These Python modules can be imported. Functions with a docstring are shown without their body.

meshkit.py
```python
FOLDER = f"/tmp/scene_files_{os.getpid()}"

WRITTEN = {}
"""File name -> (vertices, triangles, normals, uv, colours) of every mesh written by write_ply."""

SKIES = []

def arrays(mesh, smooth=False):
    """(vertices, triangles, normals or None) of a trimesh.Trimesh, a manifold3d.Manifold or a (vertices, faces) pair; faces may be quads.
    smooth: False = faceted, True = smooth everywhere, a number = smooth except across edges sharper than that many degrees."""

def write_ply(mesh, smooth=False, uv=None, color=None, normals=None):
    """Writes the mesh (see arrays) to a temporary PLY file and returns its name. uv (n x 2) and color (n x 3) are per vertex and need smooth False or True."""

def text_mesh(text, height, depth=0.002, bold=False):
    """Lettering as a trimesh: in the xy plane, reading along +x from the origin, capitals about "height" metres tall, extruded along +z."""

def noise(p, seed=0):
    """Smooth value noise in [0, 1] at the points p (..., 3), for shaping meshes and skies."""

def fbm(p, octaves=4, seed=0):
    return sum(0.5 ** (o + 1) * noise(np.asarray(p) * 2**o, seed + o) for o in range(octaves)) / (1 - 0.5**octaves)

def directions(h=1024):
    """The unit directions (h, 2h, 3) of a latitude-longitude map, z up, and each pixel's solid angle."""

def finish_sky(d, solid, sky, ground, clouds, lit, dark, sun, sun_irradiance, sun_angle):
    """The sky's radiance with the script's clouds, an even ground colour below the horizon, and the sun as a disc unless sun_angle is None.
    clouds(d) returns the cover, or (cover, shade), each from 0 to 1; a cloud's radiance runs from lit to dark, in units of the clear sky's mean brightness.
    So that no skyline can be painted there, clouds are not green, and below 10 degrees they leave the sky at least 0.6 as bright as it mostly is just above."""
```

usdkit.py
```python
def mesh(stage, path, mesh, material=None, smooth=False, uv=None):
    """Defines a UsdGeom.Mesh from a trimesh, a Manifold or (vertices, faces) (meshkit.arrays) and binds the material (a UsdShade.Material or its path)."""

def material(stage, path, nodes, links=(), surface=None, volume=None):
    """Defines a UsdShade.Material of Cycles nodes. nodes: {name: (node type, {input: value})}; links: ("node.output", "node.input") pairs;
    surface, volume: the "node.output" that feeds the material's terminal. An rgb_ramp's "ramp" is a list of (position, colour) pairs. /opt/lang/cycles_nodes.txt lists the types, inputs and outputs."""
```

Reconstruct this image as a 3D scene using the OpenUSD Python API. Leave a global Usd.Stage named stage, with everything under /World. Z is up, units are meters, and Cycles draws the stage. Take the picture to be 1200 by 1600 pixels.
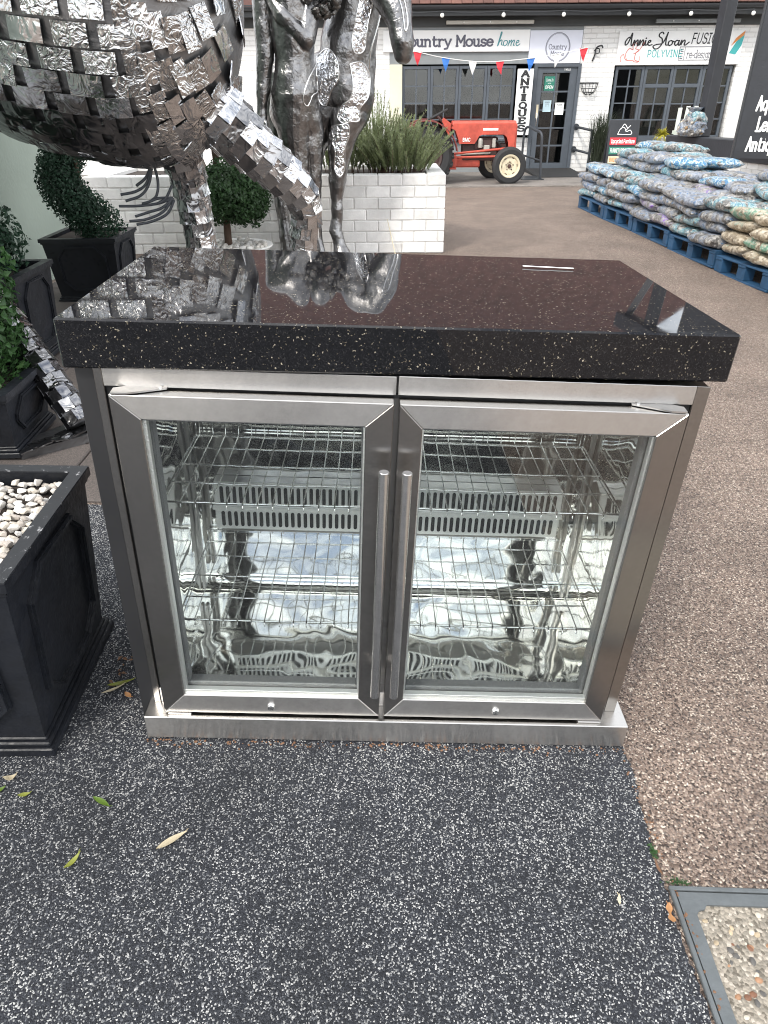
import math, random
import numpy as np, trimesh, usdkit, meshkit
import manifold3d as mf
from shapely.geometry import LineString, Polygon, Point, box as sbox
from shapely.ops import unary_union
from pxr import Usd, UsdGeom, UsdLux, UsdShade, Gf, Sdf, Vt

PI = math.pi
rng = np.random.default_rng(7)
random.seed(7)
stage = Usd.Stage.CreateInMemory()
UsdGeom.SetStageUpAxis(stage, UsdGeom.Tokens.z)
UsdGeom.SetStageMetersPerUnit(stage, 1.0)
UsdGeom.Xform.Define(stage, '/World')
UsdGeom.Scope.Define(stage, '/World/Looks')

# ------------------------------------------------------------------ camera, sky, sun
PHI = 0.0445                                     # the yard falls a little to the right, away from the cabinet
CAM_EYE = (0.001, -1.084, 1.229)
cam = UsdGeom.Camera.Define(stage, '/World/camera')
_fw = np.array([0.003, 0.857, -0.515]); _fw /= np.linalg.norm(_fw)
_r = np.array([1.0, -0.008, -0.006]); _r -= _fw * (_r @ _fw); _r /= np.linalg.norm(_r)
_u = np.cross(_r, _fw)
m = np.eye(4); m[0, :3] = _r; m[1, :3] = _u; m[2, :3] = -_fw; m[3, :3] = CAM_EYE
UsdGeom.Xformable(cam).AddTransformOp().Set(Gf.Matrix4d(m.tolist()))
cam.CreateHorizontalApertureAttr(36.0); cam.CreateVerticalApertureAttr(48.0)
cam.CreateFocalLengthAttr(36.0 * 1068.8 / 1200)
cam.CreateClippingRangeAttr(Gf.Vec2f(0.02, 2000))
cam.CreateExposureAttr(0.88)

SUN = np.array([-0.42, -0.62, 0.78]); SUN /= np.linalg.norm(SUN)
ELEV, ROT = math.asin(SUN[2]), math.atan2(SUN[0], SUN[1])
SKY_STRENGTH = 0.10
M = {}
def mat(name, nodes, links, surface, volume=None):
    M[name] = usdkit.material(stage, '/World/Looks/' + name, nodes, links, surface=surface, volume=volume)
    return M[name]
mat('sky_look', {
    'tc': ('texture_coordinate', {}),
    'map': ('mapping', {'scale': (1.0, 1.0, 2.2)}),
    'n': ('noise_texture', {'scale': 2.1, 'detail': 7.0, 'roughness': 0.58, 'distortion': 0.3}),
    'r': ('rgb_ramp', {'ramp': [(0.36, (0, 0, 0)), (0.60, (1, 1, 1))]}),
    's': ('sky_texture', {'sky_type': 'single_scattering', 'sun_disc': False, 'sun_elevation': ELEV, 'sun_rotation': ROT}),
    'mx': ('mix_color', {'b': (19.2, 19.3, 19.2), 'use_clamp': False}),
    'bg': ('background_shader', {'strength': SKY_STRENGTH})},
    [('tc.generated', 'map.vector'), ('map.vector', 'n.vector'), ('n.fac', 'r.fac'), ('r.color', 'mx.fac'), ('s.color', 'mx.a'), ('mx.result', 'bg.color')], 'bg.background')
dome = UsdLux.DomeLight.Define(stage, '/World/sky')
UsdShade.MaterialBindingAPI.Apply(dome.GetPrim()).Bind(M['sky_look'])
sun = UsdLux.DistantLight.Define(stage, '/World/sun')
sun.CreateIntensityAttr(0.4); sun.CreateAngleAttr(10.0); sun.CreateColorAttr(Gf.Vec3f(1.0, 0.95, 0.87))
sun.GetPrim().CreateAttribute('inputs:normalize', Sdf.ValueTypeNames.Bool).Set(True)
_z = SUN; _x = np.cross([0, 0, 1.0], _z); _x /= np.linalg.norm(_x); _y = np.cross(_z, _x)
sm = np.eye(4); sm[0, :3] = _x; sm[1, :3] = _y; sm[2, :3] = _z
UsdGeom.Xformable(sun).AddTransformOp().Set(Gf.Matrix4d(sm.tolist()))

# ------------------------------------------------------------------ scene helpers
TAKEN = {}
def path_for(name, parent):
    base = (parent.GetPath().pathString if parent is not None else '/World') + '/' + name
    n = TAKEN.get(base, 0); TAKEN[base] = n + 1
    return base if n == 0 else f'{base}_{n:03d}'
def keys(p, label=None, cat=None, group=None, kind=None):
    for k, v in (('label', label), ('category', cat), ('group', group), ('kind', kind)):
        if v: p.SetCustomDataByKey(k, v)
    return p
LOC = {}
def thing(name, label, cat, loc=(0, 0, 0), rotz=0.0, tilt=False, group=None, kind=None):
    """An Xform at the thing's base; its parts are modelled in its own frame."""
    x = UsdGeom.Xform.Define(stage, path_for(name, None))
    c, s = math.cos(rotz), math.sin(rotz)
    A = np.array([[c, -s, 0], [s, c, 0], [0, 0, 1.0]])
    if tilt:
        A = RY @ A
    mm = np.eye(4); mm[:3, :3] = A.T; mm[3, :3] = loc
    x.AddTransformOp().Set(Gf.Matrix4d(mm.tolist()))
    return keys(x.GetPrim(), label, cat, group, kind)
def obj(name, mesh, m, parent=None, smooth=False, label=None, cat=None, group=None, kind=None):
    mesh = J(mesh) if isinstance(mesh, list) else mesh
    p = usdkit.mesh(stage, path_for(name, parent), mesh, M[m] if isinstance(m, str) else m, smooth=smooth).GetPrim()
    return keys(p, label, cat, group, kind)
def part(name, parent):
    return UsdGeom.Xform.Define(stage, path_for(name, parent)).GetPrim()
def as_tm(x):
    if isinstance(x, trimesh.Trimesh): return x
    if isinstance(x, (tuple, list)): return trimesh.Trimesh(*meshkit.arrays(tuple(x))[:2], process=False)
    q = x.to_mesh(); return trimesh.Trimesh(q.vert_properties[:, :3], q.tri_verts, process=False)
def J(ms):
    return trimesh.util.concatenate([as_tm(x) for x in ms])
RY = np.array([[math.cos(PHI), 0, math.sin(PHI)], [0, 1, 0], [-math.sin(PHI), 0, math.cos(PHI)]])
def fade(y):
    t = np.clip((np.asarray(y, float) - 1) / 6, 0, 1); return 1 - t * t * (3 - 2 * t)
def g(x, y):
    return -math.tan(PHI) * np.clip(x, -6, 6) * fade(y)
def box(x0, x1, y0, y1, z0, z1, b=0.0):
    if b <= 0:
        t = trimesh.creation.box([x1 - x0, y1 - y0, z1 - z0]); t.apply_translation([(x0 + x1) / 2, (y0 + y1) / 2, (z0 + z1) / 2]); return t
    b = min(b, (x1 - x0) * .45, (y1 - y0) * .45, (z1 - z0) * .45)
    P = []
    for i in (0, 1):
        for j in (0, 1):
            for k in (0, 1):
                c = np.array([(x0, x1)[i], (y0, y1)[j], (z0, z1)[k]], float); d = np.array([b, b, b]) * [1 - 2 * i, 1 - 2 * j, 1 - 2 * k]
                for a in range(3):
                    q = c + d; q[a] = c[a]; P.append(q)
    return as_tm(mf.Manifold.hull_points(np.array(P)))
def tube(pts, r, n=8, cap=True):
    """A swept tube through the points; r a number or one per point."""
    P = np.asarray(pts, float); r = np.broadcast_to(np.asarray(r, float), (len(P),))
    T = np.gradient(P, axis=0); T /= np.linalg.norm(T, axis=1, keepdims=True) + 1e-12
    ref = np.array([0, 0, 1.0]) if abs(T[0][2]) < .9 else np.array([1.0, 0, 0])
    U = np.cross(ref, T[0]); U /= np.linalg.norm(U); V = []; F = []
    a = np.arange(n) * 2 * PI / n
    for i in range(len(P)):
        U = U - T[i] * (U @ T[i]); U /= np.linalg.norm(U); W = np.cross(T[i], U)
        V.append(P[i] + r[i] * (np.cos(a)[:, None] * U + np.sin(a)[:, None] * W))
    V = np.vstack(V)
    for i in range(len(P) - 1):
        for j in range(n):
            k = (j + 1) % n
            F += [[i * n + j, i * n + k, (i + 1) * n + k], [i * n + j, (i + 1) * n + k, (i + 1) * n + j]]
    if cap:
        V = np.vstack([V, P[0], P[-1]]); e = (len(P) - 1) * n
        for j in range(n):
            k = (j + 1) % n
            F += [[len(V) - 2, k, j], [len(V) - 1, e + j, e + k]]
    return trimesh.Trimesh(V, F, process=False)
def spline(pts, n=8):
    P = np.asarray(pts, float); P = np.vstack([2 * P[0] - P[1], P, 2 * P[-1] - P[-2]]); out = []
    for i in range(1, len(P) - 2):
        for t in np.linspace(0, 1, n, endpoint=False):
            out.append(.5 * (2 * P[i] + (P[i + 1] - P[i - 1]) * t + (2 * P[i - 1] - 5 * P[i] + 4 * P[i + 1] - P[i + 2]) * t ** 2 + (3 * P[i] - P[i - 1] - 3 * P[i + 1] + P[i + 2]) * t ** 3))
    out.append(P[-2]); return np.array(out)
def lathe(profile, n=24):
    return trimesh.creation.revolve(np.array(profile, float), sections=n)
def moved(mesh, t=(0, 0, 0), R=None):
    q = as_tm(mesh).copy()
    if R is not None: q.vertices = q.vertices @ np.asarray(R).T
    q.vertices = q.vertices + np.asarray(t); return q
def rot(axis, a):
    return trimesh.transformations.rotation_matrix(a, axis)[:3, :3]
XZ = np.array([[1, 0, 0], [0, 0, -1], [0, 1.0, 0]])            # drawing plane (x, y) stood up to face -y
def extrude(shape, d):
    gs = [q for q in getattr(shape, 'geoms', [shape]) if q.area > 1e-9]
    return J([trimesh.creation.extrude_polygon(q, d, engine='earcut') for q in gs])
def upright(shape, x, y, z, d=.003):
    """A flat shape drawn in (right, up), stood up at y and facing -y."""
    return moved(extrude(shape, d), (x, y, z), XZ)
def text_up(s, h, x, y, z, d=.003, bold=False, fit=None, slant=0.0):
    t = meshkit.text_mesh(s, h, d, bold); t.vertices[:, 0] -= t.vertices[:, 0].min()
    if fit: t.vertices[:, 0] *= fit / t.vertices[:, 0].max()
    t.vertices[:, 0] += slant * t.vertices[:, 1]
    return moved(t, (x, y, z), XZ)
def skin(joints, bones, edge=.02, smooth=12, hull=None):
    """joints {name: (xyz, radius)}; each bone the hull of its joints' spheres; unioned, refined and smoothed into one body."""
    S = {}
    for k, (p, r) in joints.items():
        S[k] = mf.Manifold.sphere(r, 20).translate(tuple(map(float, p)))
    out = mf.Manifold()
    for b in bones:
        out = out + mf.Manifold.batch_hull([S[k] for k in b])
    t = as_tm(out.refine_to_length(edge)); t.merge_vertices()
    trimesh.smoothing.filter_taubin(t, iterations=smooth)
    return t

# ------------------------------------------------------------------ materials
def plain(name, col, rough=.6, metal=0.0, bump=0.0, bscale=40.0, vary=0.0, vscale=3.0, spec=.5, coat=0.0, rvary=0.0, bdist=.01):
    """A principled material with noise in its colour, gloss and relief."""
    N = {'p': ('principled_bsdf', {'base_color': col, 'roughness': rough, 'metallic': metal, 'specular_ior_level': spec, 'coat_weight': coat}),
         'g': ('geometry', {})}
    L = []
    if vary:
        c = np.array(col)
        N['vn'] = ('noise_texture', {'scale': vscale, 'detail': 6.0, 'roughness': .65})
        N['vr'] = ('rgb_ramp', {'ramp': [(.3, tuple(c * (1 - vary))), (.7, tuple(np.minimum(c * (1 + vary), 1)))]})
        L += [('g.position', 'vn.vector'), ('vn.fac', 'vr.fac'), ('vr.color', 'p.base_color')]
    if rvary:
        N['rn'] = ('noise_texture', {'scale': vscale * 2.3, 'detail': 5.0})
        N['rr'] = ('map_range', {'from_min': .3, 'from_max': .7, 'to_min': max(rough - rvary, .02), 'to_max': rough + rvary, 'clamp': True})
        L += [('g.position', 'rn.vector'), ('rn.fac', 'rr.value'), ('rr.result', 'p.roughness')]
    if bump:
        N['bn'] = ('noise_texture', {'scale': bscale, 'detail': 5.0})
        N['b'] = ('bump', {'strength': bump, 'distance': bdist})
        L += [('g.position', 'bn.vector'), ('bn.fac', 'b.height'), ('b.normal', 'p.normal')]
    return mat(name, N, L, 'p.BSDF')
def speckle(name, base, flecks, scale, rough=.7, bump=.6, frac=None, stretch=(1, 1, 1), base2=None, spec=.4, bdist=.004, warp=0.0, blotch=.25, shift=0.0):
    """Cells of stone or crumb: every voronoi cell takes its colour from a ramp of its own random number."""
    N = {'g': ('geometry', {}), 'mp': ('mapping', {'scale': stretch}),
         'v': ('voronoi_texture', {'scale': scale, 'feature': 'f1', 'randomness': 1.0}),
         'wn': ('white_noise_texture', {'dimensions': '3D'}),
         'r': ('rgb_ramp', {'ramp': flecks, 'interpolate': False}),
         'n': ('noise_texture', {'scale': 2.2, 'detail': 5.0, 'roughness': .6}),
         'nr': ('map_range', {'from_min': .3, 'from_max': .7, 'to_min': 1 - blotch, 'to_max': 1 + blotch}),
         'mu': ('vector_math', {'math_type': 'scale'}),
         'inv': ('math', {'math_type': 'subtract', 'value1': 1.0}),
         'b': ('bump', {'strength': bump, 'distance': bdist}),
         'p': ('principled_bsdf', {'roughness': rough, 'specular_ior_level': spec})}
    N['sh'] = ('noise_texture', {'scale': 4.5, 'detail': 6.0, 'roughness': .7}); N['sm'] = ('math', {'math_type': 'multiply_add', 'value2': shift, 'value3': -shift * .5}); N['sa'] = ('math', {'math_type': 'add', 'use_clamp': True})
    L = [('g.position', 'sh.vector'), ('sh.fac', 'sm.value1'), ('sm.value', 'sa.value1'), ('wn.value', 'sa.value2'), ('g.position', 'mp.vector'), ('v.position', 'wn.vector'), ('sa.value', 'r.fac'), ('g.position', 'n.vector'), ('n.fac', 'nr.value'),
         ('r.color', 'mu.vector1'), ('nr.result', 'mu.scale'), ('mu.vector', 'p.base_color'), ('v.distance', 'inv.value2'), ('inv.value', 'b.height'), ('b.normal', 'p.normal')]
    if warp:
        N['w'] = ('noise_texture', {'scale': scale * .8, 'detail': 2.0}); N['ws'] = ('vector_math', {'math_type': 'scale', 'scale': warp}); N['wa'] = ('vector_math', {'math_type': 'add'})
        L += [('g.position', 'w.vector'), ('w.color', 'ws.vector1'), ('ws.vector', 'wa.vector1'), ('mp.vector', 'wa.vector2'), ('wa.vector', 'v.vector')]
    else:
        L += [('mp.vector', 'v.vector')]
    return mat(name, N, L, 'p.BSDF')
def brushed(name, col, rough, direction, scr=.12, aniso=.75):
    """Brushed stainless steel; the grain runs along the world axis `direction`."""
    st = {'x': (2, 300, 300), 'z': (300, 300, 2), 'y': (300, 2, 300)}[direction]
    tg = {'x': (0, 0, 1), 'z': (1, 0, 0), 'y': (1, 0, 0)}[direction]      # gloss spreads across the grain
    N = {'g': ('geometry', {}), 'mp': ('mapping', {'scale': st}), 'n': ('noise_texture', {'scale': 1.0, 'detail': 3.0}),
         'b': ('bump', {'strength': scr, 'distance': .0006}),
         'n2': ('noise_texture', {'scale': 5.0, 'detail': 6.0, 'roughness': .7}),
         'rr': ('map_range', {'from_min': .3, 'from_max': .75, 'to_min': rough * .9, 'to_max': rough * 1.12}),
         'cr': ('rgb_ramp', {'ramp': [(.3, tuple(np.array(col) * .95)), (.7, col)]}),
         't': ('combine_xyz', dict(zip('xyz', map(float, tg)))),
         'p': ('principled_bsdf', {'metallic': 1.0, 'anisotropic': aniso})}
    L = [('g.position', 'mp.vector'), ('mp.vector', 'n.vector'), ('n.fac', 'b.height'), ('b.normal', 'p.normal'), ('g.position', 'n2.vector'),
         ('n2.fac', 'rr.value'), ('rr.result', 'p.roughness'), ('n2.fac', 'cr.fac'), ('cr.color', 'p.base_color'), ('t.vector', 'p.tangent')]
    return mat(name, N, L, 'p.BSDF')
def wavy_metal(name, col, rough, strength, scale, dist=.02, distort=1.0, detail=2.0, cvary=.12):
    N = {'g': ('geometry', {}), 'n': ('noise_texture', {'scale': scale, 'detail': detail, 'distortion': distort}),
         'b': ('bump', {'strength': strength, 'distance': dist}),
         'n2': ('noise_texture', {'scale': scale * .6, 'detail': 4.0}),
         'cr': ('rgb_ramp', {'ramp': [(.3, tuple(np.array(col) * (1 - cvary))), (.7, col)]}),
         'p': ('principled_bsdf', {'metallic': 1.0, 'roughness': rough})}
    L = [('g.position', 'n.vector'), ('n.fac', 'b.height'), ('b.normal', 'p.normal'), ('g.position', 'n2.vector'), ('n2.fac', 'cr.fac'), ('cr.color', 'p.base_color')]
    return mat(name, N, L, 'p.BSDF')

speckle('rubber_crumb', None, [(0, (.011, .0125, .0165)), (.3, (.0195, .0215, .028)), (.58, (.030, .033, .041)), (.74, (.046, .049, .057)), (.825, (.14, .145, .155)), (.878, (.30, .30, .295)), (.95, (.48, .475, .46))], 430, rough=.8, bump=.8, warp=.003, blotch=.28, shift=.16)
speckle('resin_gravel', None, [(0, (.042, .029, .023)), (.15, (.115, .080, .062)), (.36, (.185, .134, .106)), (.58, (.235, .178, .143)), (.74, (.135, .108, .093)), (.84, (.33, .262, .21)), (.95, (.52, .445, .37))], 250, rough=.65, bump=1.0, bdist=.005, blotch=.2, warp=.003, shift=.10)
speckle('paving_tile', None, [(0, (.07, .06, .055)), (.4, (.095, .08, .072)), (.8, (.12, .10, .09))], 300, rough=.7, bump=.2)
speckle('concrete_pad', None, [(0, (.15, .135, .12)), (.4, (.19, .17, .155)), (.8, (.23, .21, .19))], 90, rough=.8, bump=.2)
speckle('aggregate_mortar', None, [(0, (.18, .16, .13)), (.4, (.25, .22, .18)), (.75, (.11, .095, .075)), (.9, (.36, .32, .27))], 200, rough=.8, bump=.6)
N = {'g': ('geometry', {}), 'v': ('voronoi_texture', {'scale': 560.0}), 'wn': ('white_noise_texture', {'dimensions': '3D'}),
     'r': ('rgb_ramp', {'ramp': [(0, (.003, .003, .0035)), (.72, (.006, .006, .007)), (.92, (.016, .0155, .016)), (.978, (.10, .085, .06)), (.989, (.27, .24, .185))], 'interpolate': False}),
     'n': ('noise_texture', {'scale': 30.0, 'detail': 5.0}), 'rr': ('map_range', {'from_min': .35, 'from_max': .75, 'to_min': .012, 'to_max': .05}),
     'ws': ('noise_texture', {'scale': 260.0}), 'wv': ('vector_math', {'math_type': 'scale', 'scale': .005}), 'wa': ('vector_math', {'math_type': 'add'}),
     'p': ('principled_bsdf', {'specular_ior_level': .5, 'ior': 1.46})}
mat('granite', N, [('g.position', 'ws.vector'), ('ws.color', 'wv.vector1'), ('wv.vector', 'wa.vector1'), ('g.position', 'wa.vector2'), ('wa.vector', 'v.vector'), ('v.position', 'wn.vector'), ('wn.value', 'r.fac'), ('r.color', 'p.base_color'), ('g.position', 'n.vector'), ('n.fac', 'rr.value'), ('rr.result', 'p.roughness')], 'p.BSDF')
brushed('steel_rail', (.52, .505, .485), .25, 'x', aniso=.9)
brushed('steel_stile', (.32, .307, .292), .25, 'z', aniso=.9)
brushed('steel_handle', (.62, .61, .60), .22, 'z', aniso=.5)
plain('steel_dull', (.42, .41, .40), .38, 1.0, rvary=.1, vscale=8)
plain('spacer_alu', (.75, .75, .74), .35, 1.0, bump=.3, bscale=300)
wavy_metal('liner_steel', (.93, .92, .89), .05, .17, 6.0, dist=.03, distort=.8, detail=1.0)
plain('duct_steel', (.86, .86, .85), .3, .45, bump=.05, bscale=12)
plain('chrome_wire', (.78, .78, .77), .12, 1.0)
plain('black_gap', (.008, .008, .009), .7)
plain('black_panel', (.012, .012, .013), .45, rvary=.1)
plain('gasket_grey', (.09, .09, .095), .6)
plain('gasket_light', (.13, .13, .135), .5)
mat('pane_glass', {'t': ('transparent_bsdf', {'color': (.975, .985, .98)}), 'gl': ('glossy_bsdf', {'roughness': .01, 'color': (1, 1, 1)}), 'lw': ('layer_weight', {'blend': .5}), 'pw': ('math', {'math_type': 'power', 'value2': 5.0}), 'f': ('math', {'math_type': 'multiply_add', 'value2': .9, 'value3': .035}), 'm': ('mix_closure', {})},
    [('lw.facing', 'pw.value1'), ('pw.value', 'f.value1'), ('f.value', 'm.fac'), ('t.BSDF', 'm.closure1'), ('gl.BSDF', 'm.closure2')], 'm.closure')
mat('shop_glass', {'t': ('transparent_bsdf', {'color': (.75, .78, .78)}), 'gl': ('glossy_bsdf', {'roughness': .01, 'color': (1, 1, 1)}), 'lw': ('layer_weight', {'blend': .5}), 'pw': ('math', {'math_type': 'power', 'value2': 5.0}), 'f': ('math', {'math_type': 'multiply_add', 'value2': .9, 'value3': .035}), 'm': ('mix_closure', {})},
    [('lw.facing', 'pw.value1'), ('pw.value', 'f.value1'), ('f.value', 'm.fac'), ('t.BSDF', 'm.closure1'), ('gl.BSDF', 'm.closure2')], 'm.closure')
wavy_metal('tile_steel', (.60, .60, .61), .18, .42, 12.0, dist=.02, distort=1.9, detail=2.2, cvary=.35)
wavy_metal('tile_swirl', (.60, .60, .60), .15, .75, 19.0, dist=.02, distort=2.4, detail=2.0, cvary=.35)
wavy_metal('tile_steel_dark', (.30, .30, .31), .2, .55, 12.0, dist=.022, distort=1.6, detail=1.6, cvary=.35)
wavy_metal('core_steel', (.24, .24, .245), .38, .4, 9.0, dist=.02, distort=1.2, detail=3.0, cvary=.4)
wavy_metal('cast_steel', (.27, .265, .265), .25, .5, 34.0, dist=.012, distort=.8, detail=5.0, cvary=.4)
wavy_metal('mirror_patch', (.85, .86, .88), .06, .9, 38.0, dist=.02, distort=.8, detail=2.0)
plain('weld_bead', (.75, .75, .75), .2, 1.0)
wavy_metal('hair_steel', (.16, .155, .15), .3, .6, 40.0, dist=.02, detail=4.0)
plain('planter_black', (.006, .0068, .009), .42, spec=.32, bump=.15, bscale=90, vary=.35, vscale=14, rvary=.12)
N = {'g': ('geometry', {}), 'n': ('noise_texture', {'scale': 45.0, 'detail': 6.0, 'roughness': .75}), 'r': ('rgb_ramp', {'ramp': [(.60, (.010, .011, .014)), (.66, (.34, .34, .35))]}),
     'b': ('bump', {'strength': .3, 'distance': .003}), 'p': ('principled_bsdf', {'roughness': .55})}
mat('planter_chipped', N, [('g.position', 'n.vector'), ('n.fac', 'r.fac'), ('r.color', 'p.base_color'), ('n.fac', 'b.height'), ('b.normal', 'p.normal')], 'p.BSDF')
for i, c in enumerate([(.50, .47, .43), (.60, .58, .55), (.42, .375, .33), (.53, .48, .41)]):
    plain(f'pebble_{"abcd"[i]}', c, .6, bump=.3, bscale=120, vary=.2, vscale=60)
for i, c in enumerate([(.14, .06, .03), (.34, .27, .18), (.07, .065, .06), (.26, .14, .075), (.44, .39, .32)]):
    plain(f'aggregate_{"abcde"[i]}', c, .5, vary=.25, vscale=80, bump=.2, bscale=150)
for i, k in enumerate((.70, .76, .64)):
    plain(f'white_brick_{"abc"[i]}', (k, k * .985, k * .955), .65, bump=.5, bscale=70, vary=.15, vscale=5, bdist=.006)
plain('white_mortar', (.66, .65, .63), .8, bump=.4, bscale=60)
mat('wall_brick', {'g': ('geometry', {}), 'sx': ('separate_xyz', {}), 'cx': ('combine_xyz', {}), 'bt': ('brick_texture', {'scale': 1.0, 'brick_width': .22, 'row_height': .075, 'mortar_size': .006, 'mortar_smooth': .4, 'color1': (.72, .71, .69), 'color2': (.76, .755, .74), 'mortar': (.62, .61, .59)}),
    'n': ('noise_texture', {'scale': 25.0, 'detail': 5.0}), 'ad': ('math', {'math_type': 'multiply_add', 'value2': .4}), 'iv': ('math', {'math_type': 'subtract', 'value1': 1.0}), 'b': ('bump', {'strength': .7, 'distance': .012}), 'p': ('principled_bsdf', {'roughness': .7})},
    [('g.position', 'sx.vector'), ('sx.x', 'cx.x'), ('sx.z', 'cx.y'), ('cx.vector', 'bt.vector'), ('bt.color', 'p.base_color'), ('bt.fac', 'iv.value2'), ('g.position', 'n.vector'), ('n.fac', 'ad.value1'), ('iv.value', 'ad.value3'), ('ad.value', 'b.height'), ('b.normal', 'p.normal')], 'p.BSDF')
plain('white_render', (.70, .695, .67), .75, bump=.25, bscale=30, vary=.05)
plain('cream_render', (.62, .59, .47), .75, bump=.25, bscale=30, vary=.06)
plain('sage_render', (.27, .315, .27), .8, bump=.2, bscale=35, vary=.06, vscale=1.5)
plain('frame_grey', (.075, .088, .105), .5, vary=.12, vscale=8)
plain('gutter_black', (.025, .027, .03), .4)
plain('fascia_dark', (.055, .06, .062), .6, vary=.15)
plain('panel_grey', (.22, .235, .24), .7, vary=.1)
plain('sign_white', (.78, .78, .77), .45, vary=.03)
plain('sign_cool', (.66, .68, .76), .45, vary=.03)
plain('ink_slate', (.10, .10, .13), .6)
plain('ink_teal', (.07, .25, .27), .6)
plain('ink_black', (.02, .02, .022), .6)
plain('ink_red', (.55, .12, .09), .6)
plain('ink_turquoise', (.05, .36, .36), .6)
plain('ink_orange', (.60, .22, .06), .6)
plain('ink_white', (.8, .8, .78), .6)
for i, c in enumerate([(.115, .05, .038), (.095, .042, .032), (.135, .06, .045)]):
    plain(f'roof_tile_{"abc"[i]}', c, .8, bump=.4, bscale=50, vary=.3, vscale=6)
mat('roof_far', {'g': ('geometry', {}), 'v': ('noise_texture', {'scale': 5.0, 'detail': 6.0}), 'r': ('rgb_ramp', {'ramp': [(.3, (.06, .028, .023)), (.7, (.10, .046, .037))]}), 'w': ('wave_texture', {'bands_direction': 'z', 'scale': 2.6, 'profile': 'saw', 'distortion': .4}), 'b': ('bump', {'strength': .8, 'distance': .03}), 'p': ('principled_bsdf', {'roughness': .85})},
    [('g.position', 'v.vector'), ('v.fac', 'r.fac'), ('r.color', 'p.base_color'), ('g.position', 'w.vector'), ('w.fac', 'b.height'), ('b.normal', 'p.normal')], 'p.BSDF')
plain('room_dark', (.010, .010, .011), .9)
plain('room_goods', (.07, .06, .05), .8, vary=.6, vscale=4)
plain('alu_bar', (.42, .40, .36), .5, .5)
mat('bulb_glass', {'p': ('principled_bsdf', {'base_color': (.85, .84, .8), 'roughness': .15})}, [], 'p.BSDF')
plain('flag_red', (.60, .03, .045), .6); plain('flag_blue', (.035, .16, .50), .6); plain('flag_white', (.75, .75, .73), .6)
plain('cord_white', (.7, .7, .68), .7)
plain('tractor_red', (.43, .065, .04), .52, vary=.28, vscale=7, rvary=.12)
plain('tractor_dark', (.05, .025, .022), .6, vary=.4, vscale=10)
plain('fender_red', (.14, .025, .02), .55, vary=.3, vscale=8)
plain('tyre_rubber', (.018, .018, .019), .75, bump=.2, bscale=80)
plain('rim_cream', (.62, .55, .40), .5, vary=.15, vscale=14)
plain('pipe_dark', (.045, .05, .058), .45, .3)
plain('mat_black', (.02, .02, .021), .9, bump=.5, bscale=200)
plain('timber_black', (.022, .024, .029), .5, bump=.25, bscale=40, vary=.25)
plain('pallet_blue', (.012, .055, .12), .65, bump=.3, bscale=50, vary=.35, vscale=7)
plain('pallet_bare', (.25, .17, .10), .8, vary=.3, vscale=9)
plain('chair_sage', (.42, .45, .40), .6, vary=.08)
plain('pot_cream', (.55, .55, .52), .6)
plain('straw_white', (.75, .75, .74), .4)
plain('soil', (.035, .026, .02), .9, bump=.6, bscale=60)
plain('bark', (.075, .045, .03), .85, bump=.6, bscale=70, vary=.3, vscale=20)
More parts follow.
